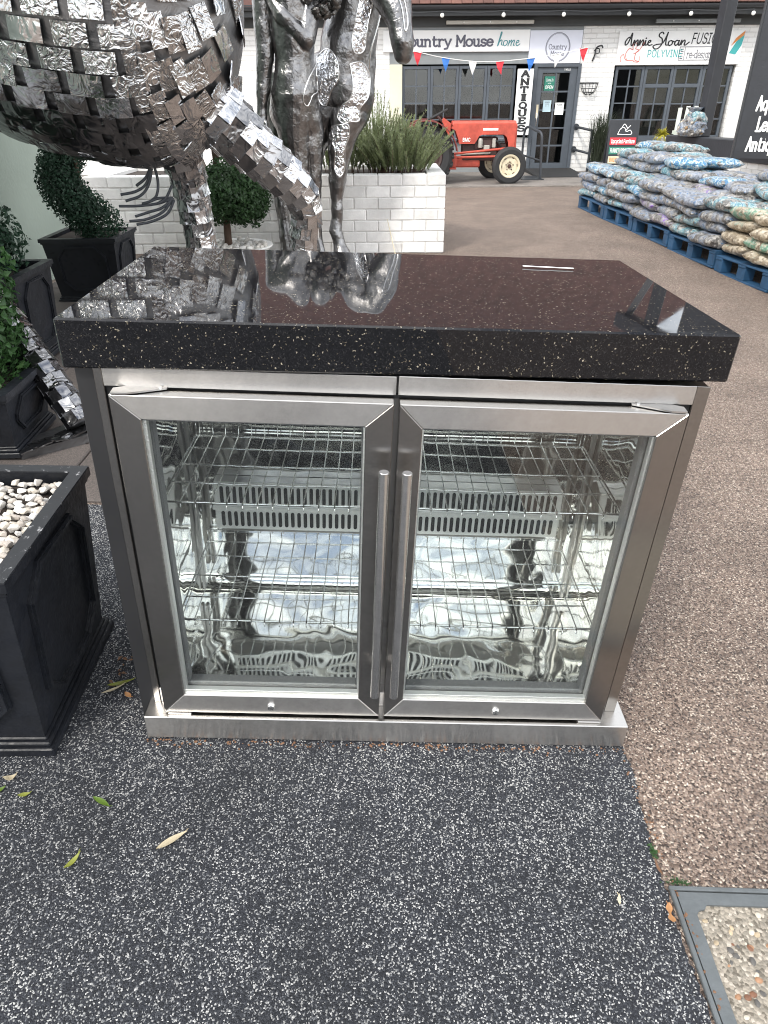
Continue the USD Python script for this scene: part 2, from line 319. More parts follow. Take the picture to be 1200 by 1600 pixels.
def leafmat(name, col, tr=.35, rough=.45):
    c = np.array(col)
    mat(name, {'g': ('geometry', {}), 'n': ('noise_texture', {'scale': 9.0, 'detail': 3.0}), 'wn': ('white_noise_texture', {'dimensions': '3D'}), 'vm': ('vector_math', {'math_type': 'snap', 'vector2': (.03, .03, .03)}),
               'r': ('rgb_ramp', {'ramp': [(.3, tuple(c * .65)), (.7, tuple(c * 1.35))]}), 'p': ('principled_bsdf', {'roughness': rough, 'specular_ior_level': .4}), 't': ('translucent_bsdf', {}), 'm': ('mix_closure', {'fac': tr})},
        [('g.position', 'n.vector'), ('n.fac', 'r.fac'), ('r.color', 'p.base_color'), ('r.color', 't.color'), ('p.BSDF', 'm.closure1'), ('t.BSDF', 'm.closure2')], 'm.closure')
leafmat('leaf_box', (.028, .062, .022)); leafmat('leaf_topiary', (.018, .045, .026)); leafmat('leaf_near', (.03, .075, .022)); leafmat('leaf_near_light', (.055, .12, .035))
leafmat('leaf_rosemary', (.215, .25, .125)); leafmat('leaf_grass', (.04, .05, .032)); leafmat('leaf_yellow', (.30, .27, .03))
leafmat('fallen_green', (.10, .17, .02)); leafmat('fallen_olive', (.25, .27, .05)); leafmat('fallen_tan', (.56, .48, .33)); leafmat('fallen_orange', (.55, .28, .12)); leafmat('fallen_brown', (.22, .12, .07))
def bagmat(name, prints, stones, cover, seed):
    """Printed clear film over pebbles: ink patches, then the stones showing between them."""
    N = {'g': ('geometry', {}), 'of': ('vector_math', {'math_type': 'add', 'vector2': (seed * 3.7, seed * 1.3, seed * 2.1)}),
         'n': ('noise_texture', {'scale': 7.0, 'detail': 4.0, 'roughness': .65, 'distortion': .6}), 'r': ('rgb_ramp', {'ramp': [(cover - .03, (0, 0, 0)), (cover + .03, (1, 1, 1))]}),
         'n2': ('noise_texture', {'scale': 22.0, 'detail': 3.0}), 'pr': ('rgb_ramp', {'ramp': prints, 'interpolate': False}),
         'v': ('voronoi_texture', {'scale': 42.0}), 'wn': ('white_noise_texture', {'dimensions': '3D'}), 'sr': ('rgb_ramp', {'ramp': stones}),
         'mx': ('mix_color', {}), 'wr': ('noise_texture', {'scale': 28.0, 'detail': 4.0, 'distortion': 1.5}), 'ad': ('math', {'math_type': 'multiply_add', 'value2': -.6}),
         'b': ('bump', {'strength': .55, 'distance': .02}), 'p': ('principled_bsdf', {'roughness': .3, 'specular_ior_level': .6})}
    mat(name, N, [('g.position', 'of.vector1'), ('of.vector', 'n.vector'), ('n.fac', 'r.fac'), ('of.vector', 'n2.vector'), ('n2.fac', 'pr.fac'), ('of.vector', 'v.vector'), ('v.position', 'wn.vector'), ('wn.value', 'sr.fac'),
        ('r.color', 'mx.fac'), ('sr.color', 'mx.a'), ('pr.color', 'mx.b'), ('mx.result', 'p.base_color'), ('of.vector', 'wr.vector'), ('v.distance', 'ad.value1'), ('wr.fac', 'ad.value3'), ('ad.value', 'b.height'), ('b.normal', 'p.normal')], 'p.BSDF')
GREY = [(0, (.06, .056, .052)), (.5, (.17, .162, .153)), (1, (.39, .375, .35))]
BUFF = [(0, (.16, .125, .085)), (.5, (.32, .265, .19)), (1, (.5, .44, .35))]
bagmat('bag_blue', [(0, (.06, .15, .27)), (.42, (.09, .24, .33)), (.49, (.42, .46, .47)), (.58, (.07, .19, .33))], GREY, .46, 1)
bagmat('bag_teal', [(0, (.08, .20, .24)), (.43, (.26, .36, .37)), (.52, (.08, .21, .29)), (.60, (.48, .50, .48))], GREY, .49, 2)
bagmat('bag_grey', [(0, (.13, .15, .18)), (.45, (.24, .26, .30)), (.58, (.09, .15, .25))], GREY, .49, 3)
bagmat('bag_purple', [(0, (.17, .12, .26)), (.45, (.26, .25, .28)), (.60, (.22, .12, .38))], GREY, .50, 4)
bagmat('bag_buff', [(0, (.40, .37, .30)), (.5, (.25, .30, .24)), (.6, (.42, .36, .28))], BUFF, .60, 5)
bagmat('bag_green', [(0, (.12, .24, .17)), (.5, (.25, .33, .26)), (.6, (.45, .40, .32))], BUFF, .48, 6)

# ------------------------------------------------------------------ the ground
def sheet(poly, dz, step=.6):
    """A polygon laid on the ground dz above it, cut finely enough to follow the fall."""
    P = Polygon(poly) if not hasattr(poly, 'area') else poly
    x0, y0, x1, y1 = P.bounds
    xs = np.arange(x0, x1 + step, step); ys = np.arange(y0, y1 + step, step); out = []
    for i in range(len(xs) - 1):
        for j in range(len(ys) - 1):
            q = P.intersection(sbox(xs[i], ys[j], xs[i + 1], ys[j + 1]))
            for q in getattr(q, 'geoms', [q]):
                if q.geom_type == 'Polygon' and q.area > 1e-7:
                    v, f = trimesh.creation.triangulate_polygon(q, engine='earcut'); out.append(trimesh.Trimesh(np.c_[v, np.zeros(len(v))], f, process=False))
    t = J(out); t.vertices[:, 2] = g(t.vertices[:, 0], t.vertices[:, 1]) + dz
    n = np.cross(t.vertices[t.faces[:, 1]] - t.vertices[t.faces[:, 0]], t.vertices[t.faces[:, 2]] - t.vertices[t.faces[:, 0]])[:, 2]
    t.faces[n < 0] = t.faces[n < 0][:, ::-1]; t.merge_vertices(); return t
gx_ = np.r_[[-300, -60, -20], np.arange(-6, 6.01, .4), [20, 60, 300]]; gy_ = np.r_[[-300, -60, -20], np.arange(-6, 8.01, .25), [20, 60, 300]]
GX, GY = np.meshgrid(gx_, gy_, indexing='ij'); GV = np.c_[GX.ravel(), GY.ravel(), g(GX, GY).ravel()]
ny = len(gy_); GF = [[i * ny + j, (i + 1) * ny + j, (i + 1) * ny + j + 1, i * ny + j + 1] for i in range(len(gx_) - 1) for j in range(ny - 1)]
obj('ground', (GV, np.array(GF)), 'resin_gravel', label='brown resin bound gravel across the yard', kind='structure')
edge = [(.50, -4.5), (.508, -1.4), (.512, -.95), (.515, -.578), (.512, -.46), (.519, -.351), (.516, -.30), (.527, -.247), (.528, -.19), (.541, -.12), (.538, -.046), (.55, .2), (.54, .6), (.55, .95)]
edge = [tuple(p + np.array([rng.normal(0, .0022), 0])) for p in spline([(a, b) for a, b in edge], 14)]
obj('rubber_paving', sheet(edge + [(-2.5, .95), (-2.5, -4.5)], .004, .5), 'rubber_crumb', label='black rubber crumb surface with white flecks in front of the cabinet', kind='structure')
pv = thing('paving', 'brown paving slabs between the potted plants', None, kind='structure')
for ix in range(5):
    for iy in range(9):
        x0, y0 = -2.49 + ix * .45, .96 + iy * .45
        v = box(x0 + .004, x0 + .446, y0 + .004, y0 + .446, -.03, .012 + rng.uniform(-.001, .001), .004); v.vertices[:, 2] += g(v.vertices[:, 0], v.vertices[:, 1])
        obj('slab', v, 'paving_tile', pv)
obj('pavement', sheet([(-8, 11.35), (9, 11.35), (9, 13.88), (-8, 13.88)], .02, 2.0), 'concrete_pad', label='concrete strip along the shop front', kind='structure')
obj('pavement_kerb', box(-8, 9, 11.30, 11.35, -.05, .022, .006), 'concrete_pad', label='low concrete edge of the shop front strip', kind='structure')

# recessed cover in the corner
cv = thing('access_cover', 'grey metal recessed access cover filled with pebbly concrete', 'access cover', (.524, -.36, g(.524, -.36) + .004), -.02, tilt=True)
def barx(x0, x1, y0, y1, z0, z1): return box(x0, x1, y0, y1, z0, z1, .0015)
plain('cover_metal', (.10, .11, .115), .55, .3, bump=.25, bscale=90, vary=.2, vscale=12, rvary=.1)
obj('outer_frame', [barx(0, .62, -.008, 0, -.02, .004), barx(0, .008, -.62, -.008, -.02, .004), barx(.612, .62, -.62, -.008, -.02, .004), barx(.008, .612, -.62, -.612, -.02, .004)], 'cover_metal', cv)
inner = Polygon([(.0105, -.0105), (.61, -.0105), (.61, -.61), (.0105, -.61)]).difference(Polygon([(.034, -.052), (.040, -.044), (.052, -.041), (.058, -.033), (.586, -.031), (.586, -.586), (.031, -.586)]))
obj('tray_rim', moved(extrude(inner, .018), (0, 0, -.0165)), 'cover_metal', cv)
obj('concrete_fill', box(.02, .60, -.60, -.02, -.03, -.003), 'aggregate_mortar', cv)
def stone(r, flat=.6, seed=0, sub=2):
    s = trimesh.creation.icosphere(sub, 1.0); v = s.vertices
    v = v * (1 + .55 * (meshkit.noise(v * 1.1 + seed * 7.3, seed) - .5))[:, None] * [1, .78, flat] * r
    return trimesh.Trimesh(v @ rot([0, 0, 1], seed * 1.7).T, s.faces, process=False)
for k in range(190):
    x, y = rng.uniform(.045, .30), -rng.uniform(.045, .45)
    obj('aggregate_stone', moved(stone(rng.uniform(.003, .0075), .55, k, 1), (x, y, -.0040)), f'aggregate_{"abcde"[rng.integers(5)]}', cv, smooth=True)

# ------------------------------------------------------------------ the drinks cabinet (its own frame: x along the front, y into it, z up)
cab = thing('drinks_cabinet', 'stainless steel double door drinks fridge under a thick black granite top', 'drinks fridge', tilt=True)
SA = .0232
slab = box(0, 1.0978, 0, .609, .8395, .92, .003)
slab = moved(slab, (-.55, -.0154, 0), rot([0, 0, 1], SA)); slab.vertices[:, 2] += .0043 * (slab.vertices[:, 0] + .55)
obj('granite_top', slab, 'granite', cab)
obj('side_panel', box(-.541, -.5087, .006, .55, 0, .838, .001), 'black_panel', cab)
obj('side_panel', box(.4938, .5162, .002, .55, .0714, .838, .001), 'steel_stile', cab, label='brushed steel side panel')
obj('back_panel', box(-.508, .493, .41, .55, .0714, .838), 'steel_dull', cab)
obj('front_stile', box(-.5085, -.4945, -.001, .03, .0716, .8385, .001), 'steel_stile', cab)
obj('front_stile', box(.4935, .5165, -.001, .0015, .0716, .8395, .0005), 'steel_stile', cab)
obj('top_rail', box(-.494, -.0095, -.002, .03, .8065, .839, .0008), 'steel_rail', cab)
obj('top_rail', box(-.006, .493, -.002, .03, .807, .840, .0008), 'steel_rail', cab)
obj('rail_joint', box(-.0093, -.0062, .004, .03, .808, .839), 'black_gap', cab)
obj('plinth', box(-.5206, .5354, -.044, .50, .008, .0714, .0016), 'steel_rail', cab)
for x_ in (-.46, .47):
    for y_ in (.0, .44): obj('foot', moved(trimesh.creation.cylinder(.022, .008, sections=18), (x_, y_, .0041)), 'black_gap', cab)
obj('bottom_rail', box(-.494, .493, .001, .03, .0717, .1125, .0006), 'steel_rail', cab)
obj('shadow_gap', [box(-.4943, -.4725, .006, .03, .113, .8062), box(.4715, .4933, .006, .03, .113, .8062), box(-.472, .471, .004, .03, .799, .8062)], 'black_gap', cab)
# the lined cavity behind the glass, wavy polished steel
LX0, LX1, LY0, LY1, LZ0, LZ1 = -.468, .466, .03, .385, .112, .786
def panel_grid(o, a, b, n, mcount, seed, amp=.0035, keep=None):
    """A thin dented sheet: a corner, its two edges and how finely to cut it."""
    o, a, b = map(np.asarray, (o, a, b)); U, W = np.meshgrid(np.linspace(0, 1, n), np.linspace(0, 1, mcount), indexing='ij')
    P = o + U[..., None] * a + W[..., None] * b; nn = np.cross(a, b); nn = nn / np.linalg.norm(nn)
    h = (meshkit.fbm(P * 8 + seed, 3, seed) - .5) * amp * 2 * np.minimum(1, 12 * np.minimum(np.minimum(U, 1 - U), np.minimum(W, 1 - W)))
    P = P + h[..., None] * nn; F = []
    for i in range(n - 1):
        for j in range(mcount - 1):
            k = i * mcount + j; F.append([k, k + mcount, k + mcount + 1, k + 1])
    return (P.reshape(-1, 3), np.array(F))
LWx, LWy, LWz = LX1 - LX0, LY1 - LY0, LZ1 - LZ0
RC = .035                                          # floor and back are one sheet, coved where they meet
prof = [(LY0 + (LWy - RC) * t, LZ0) for t in np.linspace(0, 1, 22)] + [(LY1 - RC + RC * math.sin(a), LZ0 + RC - RC * math.cos(a)) for a in np.linspace(0, PI / 2, 22)[1:]] + [(LY1, LZ0 + RC + (LWz - RC) * t) for t in np.linspace(0, 1, 40)[1:]]
prof = np.array(prof); pn = np.gradient(prof, axis=0); pn = np.c_[-pn[:, 1], pn[:, 0]]; pn /= np.linalg.norm(pn, axis=1, keepdims=True)
V = []; xs = np.linspace(LX0, LX1, 80)
for x in xs:
    q3 = np.c_[np.full(len(prof), x), prof]; h = (meshkit.fbm(q3 * 6.5 + 1.7, 2, 2) - .5) * .0038 * min(1, 12 * min((x - LX0), (LX1 - x)) / LWx)
    V.append(np.c_[q3[:, 0], prof + pn * h[:, None]])
nv = len(prof); V = np.vstack(V); F = [[i * nv + j, (i + 1) * nv + j, (i + 1) * nv + j + 1, i * nv + j + 1] for i in range(79) for j in range(nv - 1)]
obj('liner_back', (V, np.array(F)), 'liner_steel', cab, smooth=True, label='coved mirror steel floor and back of the cavity')
obj('liner_side', panel_grid((LX0, LY0, LZ0), (0, LWy, 0), (0, 0, LWz), 30, 50, 3, .003), 'liner_steel', cab, smooth=True)
obj('liner_side', panel_grid((LX1, LY0, LZ0), (0, 0, LWz), (0, LWy, 0), 50, 30, 4, .003), 'liner_steel', cab, smooth=True)
obj('liner_ceiling', panel_grid((LX0, LY0, LZ1), (0, LWy, 0), (LWx, 0, 0), 20, 30, 5, .002), 'liner_steel', cab, smooth=True)
obj('centre_post', box(-.024, .008, .028, .06, .0725, .798, .002), 'steel_dull', cab)
for sx in (-1, 1):
    cx = -.245 if sx < 0 else .235
    fan = part('vent_panel', cab)
    a, b = cx - .175, cx + .185
    tilt_ = lambda mm: moved(moved(mm, (0, -.345, -.312)), (0, .340, .312), rot([1, 0, 0], -.03))
    obj('duct_face', [tilt_(box(a, b, .345, .352, .312, .440, .003)), tilt_(box(a - .004, b + .004, .338, .346, .3675, .3795, .002))], 'duct_steel', fan)
    obj('duct_body', as_tm(mf.Manifold.hull_points(np.array([(x, y, z) for x in (a + .001, b - .001) for y, z in ((.349, .313), (.383, .313), (.3525, .438), (.383, .438))], float))), 'steel_dull', fan)
    n = 22
    for row, (z0, z1) in enumerate(((.3225, .3625), (.386, .430))):
        for i in range(n):
            x = a + .012 + (b - a - .024) * (i + .5) / n
            sl = Polygon(LineString([(x, z0 + .004), (x, z1 - .004)]).buffer(.0042, 6))
            obj('vent_slot', tilt_(upright(sl, 0, .3446, 0, .002)), 'black_gap', fan)
    for zz in (.292, .56):
        obj('shelf_runner', box(cx - .205, cx + .205, .372, .3805, zz - .012, zz - .004, .001), 'chrome_wire', cab)
def wire_shelf(x0, x1, z, seed):
    sh = part('wire_shelf', cab); rr = np.random.default_rng(seed)
    for k, y in enumerate((.052, .13, .21, .29, .352)):
        pts = [(x0, y, z), ((x0 + x1) / 2, y, z - .0015 - (.001 if k in (1, 2) else 0)), (x1, y, z)]
        obj('cross_wire', tube(spline(pts, 4), .0022 if k in (0, 4) else .0018, 6), 'chrome_wire', sh, smooth=True)
    n = 14
    for i in range(n):
        x = x0 + .008 + (x1 - x0 - .016) * i / (n - 1) + rr.normal(0, .0007)
        pts = [(x, .046, z - .010), (x, .049, z + .0032), (x, .2, z + .002 + rr.normal(0, .0008)), (x, .345, z + .0034), (x, .356, z + .0036), (x, .357, z + .030)]
        obj('long_wire', tube(pts, .00135, 5), 'chrome_wire', sh, smooth=True)
    for x in (x0, x1):
        obj('end_wire', tube([(x, .046, z - .012), (x, .048, z), (x, .354, z + .001), (x, .356, z + .032)], .002, 6), 'chrome_wire', sh, smooth=True)
for i, (x0, x1) in enumerate(((-.448, -.048), (.032, .446))):
    wire_shelf(x0, x1, .556, 11 + i); wire_shelf(x0, x1, .266, 21 + i)
for x in (-.462, .459):
    for y in (.08, .33):
        obj('shelf_upright', box(x - .004, x + .004, y - .008, y + .008, .14, .76, .001), 'steel_dull', cab)
# the doors
def prism_xz(poly, y0, y1, ch=.0012):
    """A flat frame member with a softened front edge; poly in (x, z)."""
    P = Polygon(poly); pts = []
    for q, y in ((P.buffer(-ch, join_style=2), y0), (P, y0 + ch), (P, y1)):
        pts += [(a, y, b) for a, b in list(q.exterior.coords)[:-1]]
    return as_tm(mf.Manifold.hull_points(np.array(pts, float)))
def door(x0, x1, z0, z1, hinge):
    d = part('door', cab)
    yf, yb = -.033, -.001
    fl, fr = (.047, .046) if hinge < 0 else (.038, .046)
    ix0, ix1, iz0, iz1 = x0 + (.047 if hinge < 0 else .040), x1 - (.046 if hinge < 0 else .045), z0 + .052, z1 - .042
    e = .0004
    obj('door_rail', prism_xz([(x0 + e, z1), (x1 - e, z1), (ix1, iz1), (ix0, iz1)], yf, yb), 'steel_rail', d)
    obj('door_rail', prism_xz([(x0 + e, z0), (x1 - e, z0), (ix1, iz0), (ix0, iz0)], yf, yb), 'steel_rail', d)
    obj('door_stile', prism_xz([(x0, z0 + e), (x0, z1 - e), (ix0, iz1 - e), (ix0, iz0 + e)], yf, yb), 'steel_stile', d)
    obj('door_stile', prism_xz([(x1, z0 + e), (x1, z1 - e), (ix1, iz1 - e), (ix1, iz0 + e)], yf, yb), 'steel_stile', d)
    obj('glass_pane', box(ix0 - .004, ix1 + .004, -.0285, -.0275, iz0 - .004, iz1 + .004), 'pane_glass', d)
    s = .010
    obj('glass_spacer', box(ix0, ix1, -.0265, -.014, iz0 - .002, iz0 + s, .0005), 'spacer_alu', d)
    obj('glass_spacer', box(ix0, ix1, -.0265, -.014, iz1 - .004, iz1 + .002, .0005), 'gasket_grey', d)
    obj('glass_spacer', box(ix0 - .002, ix0 + (.006 if hinge < 0 else .003), -.0265, -.014, iz0 + s, iz1 - .004, .0005), 'spacer_alu', d)
    obj('glass_spacer', box(ix1 - .003, ix1 + .002, -.0265, -.014, iz0 + s, iz1 - .004, .0005), 'spacer_alu', d)
    obj('inner_pane', box(ix0, ix1, -.0135, -.0125, iz0, iz1), 'pane_glass', d)
    gk = .012
    obj('door_gasket', [box(ix0 - gk, ix0 + .006, .0, .024, iz0 - gk, iz1 + gk, .002), box(ix1 - .006, ix1 + gk, .0, .024, iz0 - gk, iz1 + gk, .002), box(ix0 + .006, ix1 - .006, .0, .024, iz0 - gk, iz0 + .008, .002), box(ix0 + .006, ix1 - .006, .0, .024, iz1 - .006, iz1 + gk, .002)], 'gasket_light', d)
    hx = x1 - .0125 if hinge < 0 else x0 + .0165
    hz0, hz1 = z0 + .105, z1 - .103
    rr = .0088
    prof = [(0, 0), (rr - .001, 0), (rr, .001), (rr, hz1 - hz0 - .001), (rr - .001, hz1 - hz0), (0, hz1 - hz0)]
    obj('handle', moved(lathe(prof, 28), (hx, -.076, hz0)), 'steel_handle', d, smooth=40)
    for zz in (hz0 + .04, hz1 - .04):
        obj('handle_post', moved(trimesh.creation.cylinder(.005, .034, sections=14), (hx, -.054, zz), rot([1, 0, 0], PI / 2)), 'steel_handle', d, smooth=40)
    lx = (x0 + x1) / 2 + (-.001 if hinge < 0 else .003)
    lock = moved(lathe([(0, .007), (.0028, .0066), (.0032, .0072), (.0068, .0062), (.0086, .0035), (.0092, 0), (0, 0)], 24), (lx, yf, z0 + .024), rot([1, 0, 0], PI / 2))
    L = obj('lock', lock, 'chrome_wire', d, smooth=35)
    obj('keyhole', box(lx - .0006, lx + .0006, yf - .0078, yf - .0062, z0 + .0215, z0 + .0265), 'black_gap', d)
    # the hinge cover lying on the door's upper edge
    if hinge < 0: P = [(x0 + .004, -.034), (x0 + .002, -.012), (x0 + .020, -.002), (x0 + .088, -.002), (x0 + .088, -.006), (x0 + .03, -.033)]
    else: P = [(x1 - .004, -.034), (x1 - .002, -.012), (x1 - .020, -.002), (x1 - .088, -.002), (x1 - .088, -.006), (x1 - .03, -.033)]
    obj('hinge_plate', moved(extrude(Polygon(P), .0028), (0, 0, z1 + .0015)), 'steel_dull', d)
    obj('hinge_screw', moved(trimesh.creation.cylinder(.0032, .003, sections=12), ((x0 + .078) if hinge < 0 else (x1 - .078), -.0075, z1 + .0045)), 'chrome_wire', d)
    return d
door(-.4775, -.0135, .0765, .8035, -1)
door(-.0035, .4765, .0765, .803, 1)
for x in (-.44, .455):
    obj('lower_hinge', box(x - .03, x + .02, -.036, -.004, .0716, .0758, .001), 'steel_dull', cab)
st = thing('white_strip', 'thin white paper strip lying on the granite top', 'paper strip', tuple(RY @ np.array([.333, .49, .9225 + .004])), -.05, tilt=True)
obj('strip', box(-.056, .056, -.003, .003, 0, .0012, .0003), 'straw_white', st)

# ------------------------------------------------------------------ black planters with moulded panels
def octagon_ring(w, h, cut, thick):
    o = Polygon([(-w, -h + cut), (-w, h - cut), (-w + cut, h), (w - cut, h), (w, h - cut), (w, -h + cut), (w - cut, -h), (-w + cut, -h)])
    return o.difference(o.buffer(-thick, join_style=2))
def square_planter(name, label, loc, rotz, wt, wb, h, tilt, rim=.028, chipped=False, ywt=None):
    t = thing(name, label, 'planter', loc, rotz, tilt)
    a, b = wt / 2, wb / 2
    hb = .035
    body = mf.Manifold.hull_points(np.array([(sx * b, sy * b, hb) for sx in (-1, 1) for sy in (-1, 1)] + [(sx * a, sy * a, h - .02) for sx in (-1, 1) for sy in (-1, 1)]))
    body = body - mf.Manifold.hull_points(np.array([(sx * (b - .02), sy * (b - .02), .08) for sx in (-1, 1) for sy in (-1, 1)] + [(sx * (a - .02), sy * (a - .02), h + .01) for sx in (-1, 1) for sy in (-1, 1)]))
    obj('body', body, 'planter_black', t)
    lip = sbox(-a - rim * .5, -a - rim * .5, a + rim * .5, a + rim * .5).difference(sbox(-a + rim, -a + rim, a - rim, a - rim))
    lo = sbox(-a - rim * .2, -a - rim * .2, a + rim * .2, a + rim * .2).difference(sbox(-a + rim * .9, -a + rim * .9, a - rim * .9, a - rim * .9))
    if not chipped:
        obj('rim', [moved(extrude(lip, .022), (0, 0, h - .0225)), moved(extrude(lo, .012), (0, 0, h - .0345))], 'planter_black', t)
    else:
        obj('rim', [moved(extrude(lip, .020), (0, 0, h - .0235)), moved(extrude(lo, .012), (0, 0, h - .0355))], 'planter_black', t)
        obj('rim_top', moved(extrude(lip.buffer(-.001), .003), (0, 0, h - .0034)), 'planter_chipped', t, label='worn rim top with chipped paint')
    for k, (e, z0, z1) in enumerate(((.020, 0, .022), (.013, .0222, .034), (.006, .0342, .042))):
        obj('base_moulding', box(-b - e, b + e, -b - e, b + e, z0, z1, .003), 'planter_black', t)
    for k in range(4):
        w = (a + b) / 2
        ring = octagon_ring(w * .74, (h - .12) / 2, w * .30, .017); ring2 = octagon_ring(w * .74 - .004, (h - .12) / 2 - .004, w * .30 - .002, .008)
        lean = math.atan2(a - b, h - .02 - hb)
        q = J([moved(extrude(ring, .008), (0, 0, 0)), moved(extrude(ring2, .006), (0, 0, .0078))])
        q = moved(q, (0, -w, (h + hb) / 2 - .004), rot([1, 0, 0], PI / 2 - -lean) if False else rot([1, 0, 0], PI / 2 + lean))
        obj('panel_moulding', moved(q, (0, 0, 0), rot([0, 0, 1], k * PI / 2)), 'planter_black', t)
    return t
def G3(x, y, z=0.0): return (x, y, float(g(x, y)) + z)
fp = square_planter('planter', 'black square planter topped with white pebbles beside the cabinet', tuple(RY @ np.array([-.922, .108, .005])), .033, .432, .388, .47, True, rim=.022, chipped=True)
pb = thing('pebble_bed', 'bed of white pebbles filling the chipped black planter', 'pebbles', tuple(RY @ np.array([-.922, .108, .005])), .033, tilt=True)
obj('soil', box(-.188, .188, -.188, .188, .37, .432), 'soil', pb)
def chip(r, flat, seed, sub=1):
    """An angular, uneven limestone chip."""
    rr = np.random.default_rng(seed + 5000); p = rr.normal(size=(16, 3)); p /= np.linalg.norm(p, axis=1, keepdims=True); p *= rr.uniform(.78, 1.08, (16, 1)) * [1, rr.uniform(.62, .95), flat] * r
    q = as_tm(mf.Manifold.hull_points(p)); q = q.subdivide(); w = q.vertices; L_ = np.linalg.norm(w, axis=1, keepdims=True)
    q.vertices = w * (.86 + .14 * r * .85 / np.maximum(L_, r * .3)); return q
cand = [(rng.uniform(-.178, .181), rng.uniform(-.181, .181)) for _ in range(11000)]; kept = []
for c in cand:
    if all((c[0] - q[0]) ** 2 + (c[1] - q[1]) ** 2 > .0142 ** 2 for q in kept): kept.append(c)
kept.sort(key=lambda c: -c[0]); rest = []
for k, (x, y) in enumerate(kept):
    s = chip(rng.uniform(.0095, .0155), rng.uniform(.45, .8), k)
    s = moved(s, (x, y, .445 + rng.uniform(-.006, .009)), rot(rng.normal(size=3), rng.uniform(-.6, .6)))
    if k < 290: obj('pebble', s, f'pebble_{"abcd"[rng.integers(4)]}', pb, smooth=42)
    else: rest.append(s)
obj('more_pebbles', rest, 'pebble_a', pb, smooth=42, kind='stuff')
P1 = G3(-1.975, 3.90, .012); P2 = G3(-1.93, 2.42, .012); P3 = G3(-1.555, 1.42, .014)
square_planter('planter', 'black planter with spiral topiary standing by the sage wall', P1, .02, .47, .40, .415, False)
square_planter('planter', 'black planter half hidden behind the near bush', P2, .03, .44, .38, .45, False)
square_planter('planter', 'low black planter under the near leafy bush', P3, .05, .40, .34, .26, False)

# ------------------------------------------------------------------ foliage
def leaves(P, Nn, size, aspect=.5, seed=0, spread=.9):
    """One folded leaf (4 triangles) at each point, turned about its normal at random."""
    r = np.random.default_rng(seed); n = len(P); Nn = Nn + r.normal(0, spread, (n, 3)) * .55; Nn /= np.linalg.norm(Nn, axis=1, keepdims=True)
    a = np.cross(Nn, r.normal(size=(n, 3))); a /= np.linalg.norm(a, axis=1, keepdims=True); b = np.cross(Nn, a)
    s = size * r.uniform(.65, 1.3, (n, 1)); w = s * aspect
    V = np.stack([P - a * s * .5, P + b * w * .5 + Nn * s * .12, P + a * s * .5 - Nn * s * .1, P - b * w * .5 + Nn * s * .12, P + Nn * 0], 1)
    F = np.array([[0, 4, 1], [1, 4, 2], [2, 4, 3], [3, 4, 0]])
    return (V.reshape(-1, 3), (F[None] + 5 * np.arange(n)[:, None, None]).reshape(-1, 3))
def shell(center, rad, n, seed, inner=.72):
    r = np.random.default_rng(seed); d = r.normal(size=(n, 3)); d /= np.linalg.norm(d, axis=1, keepdims=True)
    k = r.uniform(inner, 1.0, (n, 1)) * (1 + .35 * (meshkit.noise(d * 2.4 + seed) - .5))[:, None]
    return np.asarray(center) + d * k * np.asarray(rad), d
def topiary_spiral():
    t = thing('spiral_topiary', 'dark green clipped spiral topiary in the black planter by the sage wall', 'topiary', (P1[0], P1[1], P1[2]))
    P = []; D = []
    H = np.linspace(0, 1, 70)
    r = np.random.default_rng(5)
    for h in H:
        a = -.35 - h * 2 * PI * 1.5; rad = .125 * (1 - .35 * h); tr = .158 * (1 - .35 * h)
        c = np.array([math.cos(a) * rad, math.sin(a) * rad, .46 + h * 1.15])
        d = r.normal(size=(330, 3)); d /= np.linalg.norm(d, axis=1, keepdims=True)
        P.append(c + d * tr * r.uniform(.6, 1.04, (330, 1))); D.append(d)
    P = np.vstack(P); D = np.vstack(D)
    obj('foliage', leaves(P, D, .026, .55, 6), 'leaf_topiary', t, kind='stuff')
    obj('trunk', tube([(0, 0, .30), (.01, 0, .8), (0, .01, 1.5)], [.016, .013, .008]), 'bark', t, smooth=True)
    obj('soil', box(-.2, .2, -.2, .2, .36, .395), 'soil', t)
topiary_spiral()
def ball_topiary():
    x, y = -1.24, 5.05
    t = thing('ball_topiary', 'round clipped box topiary rising from a bed of white pebbles', 'topiary', (x, y, 0))
    for k, (c, rd, n) in enumerate([((-.0, 0, .60), (.35, .32, .25), 8500), ((.15, -.04, .52), (.2, .2, .18), 2200), ((-.08, .0, 1.06), (.17, .17, .13), 2200), ((-.06, 0, 1.40), (.15, .15, .14), 1600)]):
        P, D = shell(c, rd, n, 30 + k, .55); obj('foliage', leaves(P, D, .034, .55, 40 + k), 'leaf_box', t, kind='stuff')
    obj('trunk', tube([(-.04, 0, .05), (-.03, 0, .35), (-.06, 0, .9), (-.07, 0, 1.4)], [.035, .03, .026, .014]), 'bark', t, smooth=True)
    obj('branch_stub', tube([(-.06, -.02, .86), (-.02, -.06, .92), (.015, -.07, .93)], [.02, .018, .012]), 'bark', t, smooth=True)
    dish = thing('pebble_dish', 'pale stone dish of white pebbles around the round topiary', 'plant dish', (x, y, 0))
    obj('bowl', lathe([(0, 0), (.22, 0), (.31, .17), (.335, .185), (.335, .195), (.30, .19), (.0, .15)], 40), 'white_render', dish, smooth=40)
    k = 0
    for _ in range(130):
        a, rr = rng.uniform(0, 2 * PI), .29 * math.sqrt(rng.uniform(.02, 1))
        obj('pebble', moved(stone(rng.uniform(.016, .028), .75, 300 + k, 1), (rr * math.cos(a), rr * math.sin(a), .19 + rng.uniform(-.006, .012))), f'pebble_{"ab"[k % 2]}', dish, smooth=True); k += 1
ball_topiary()
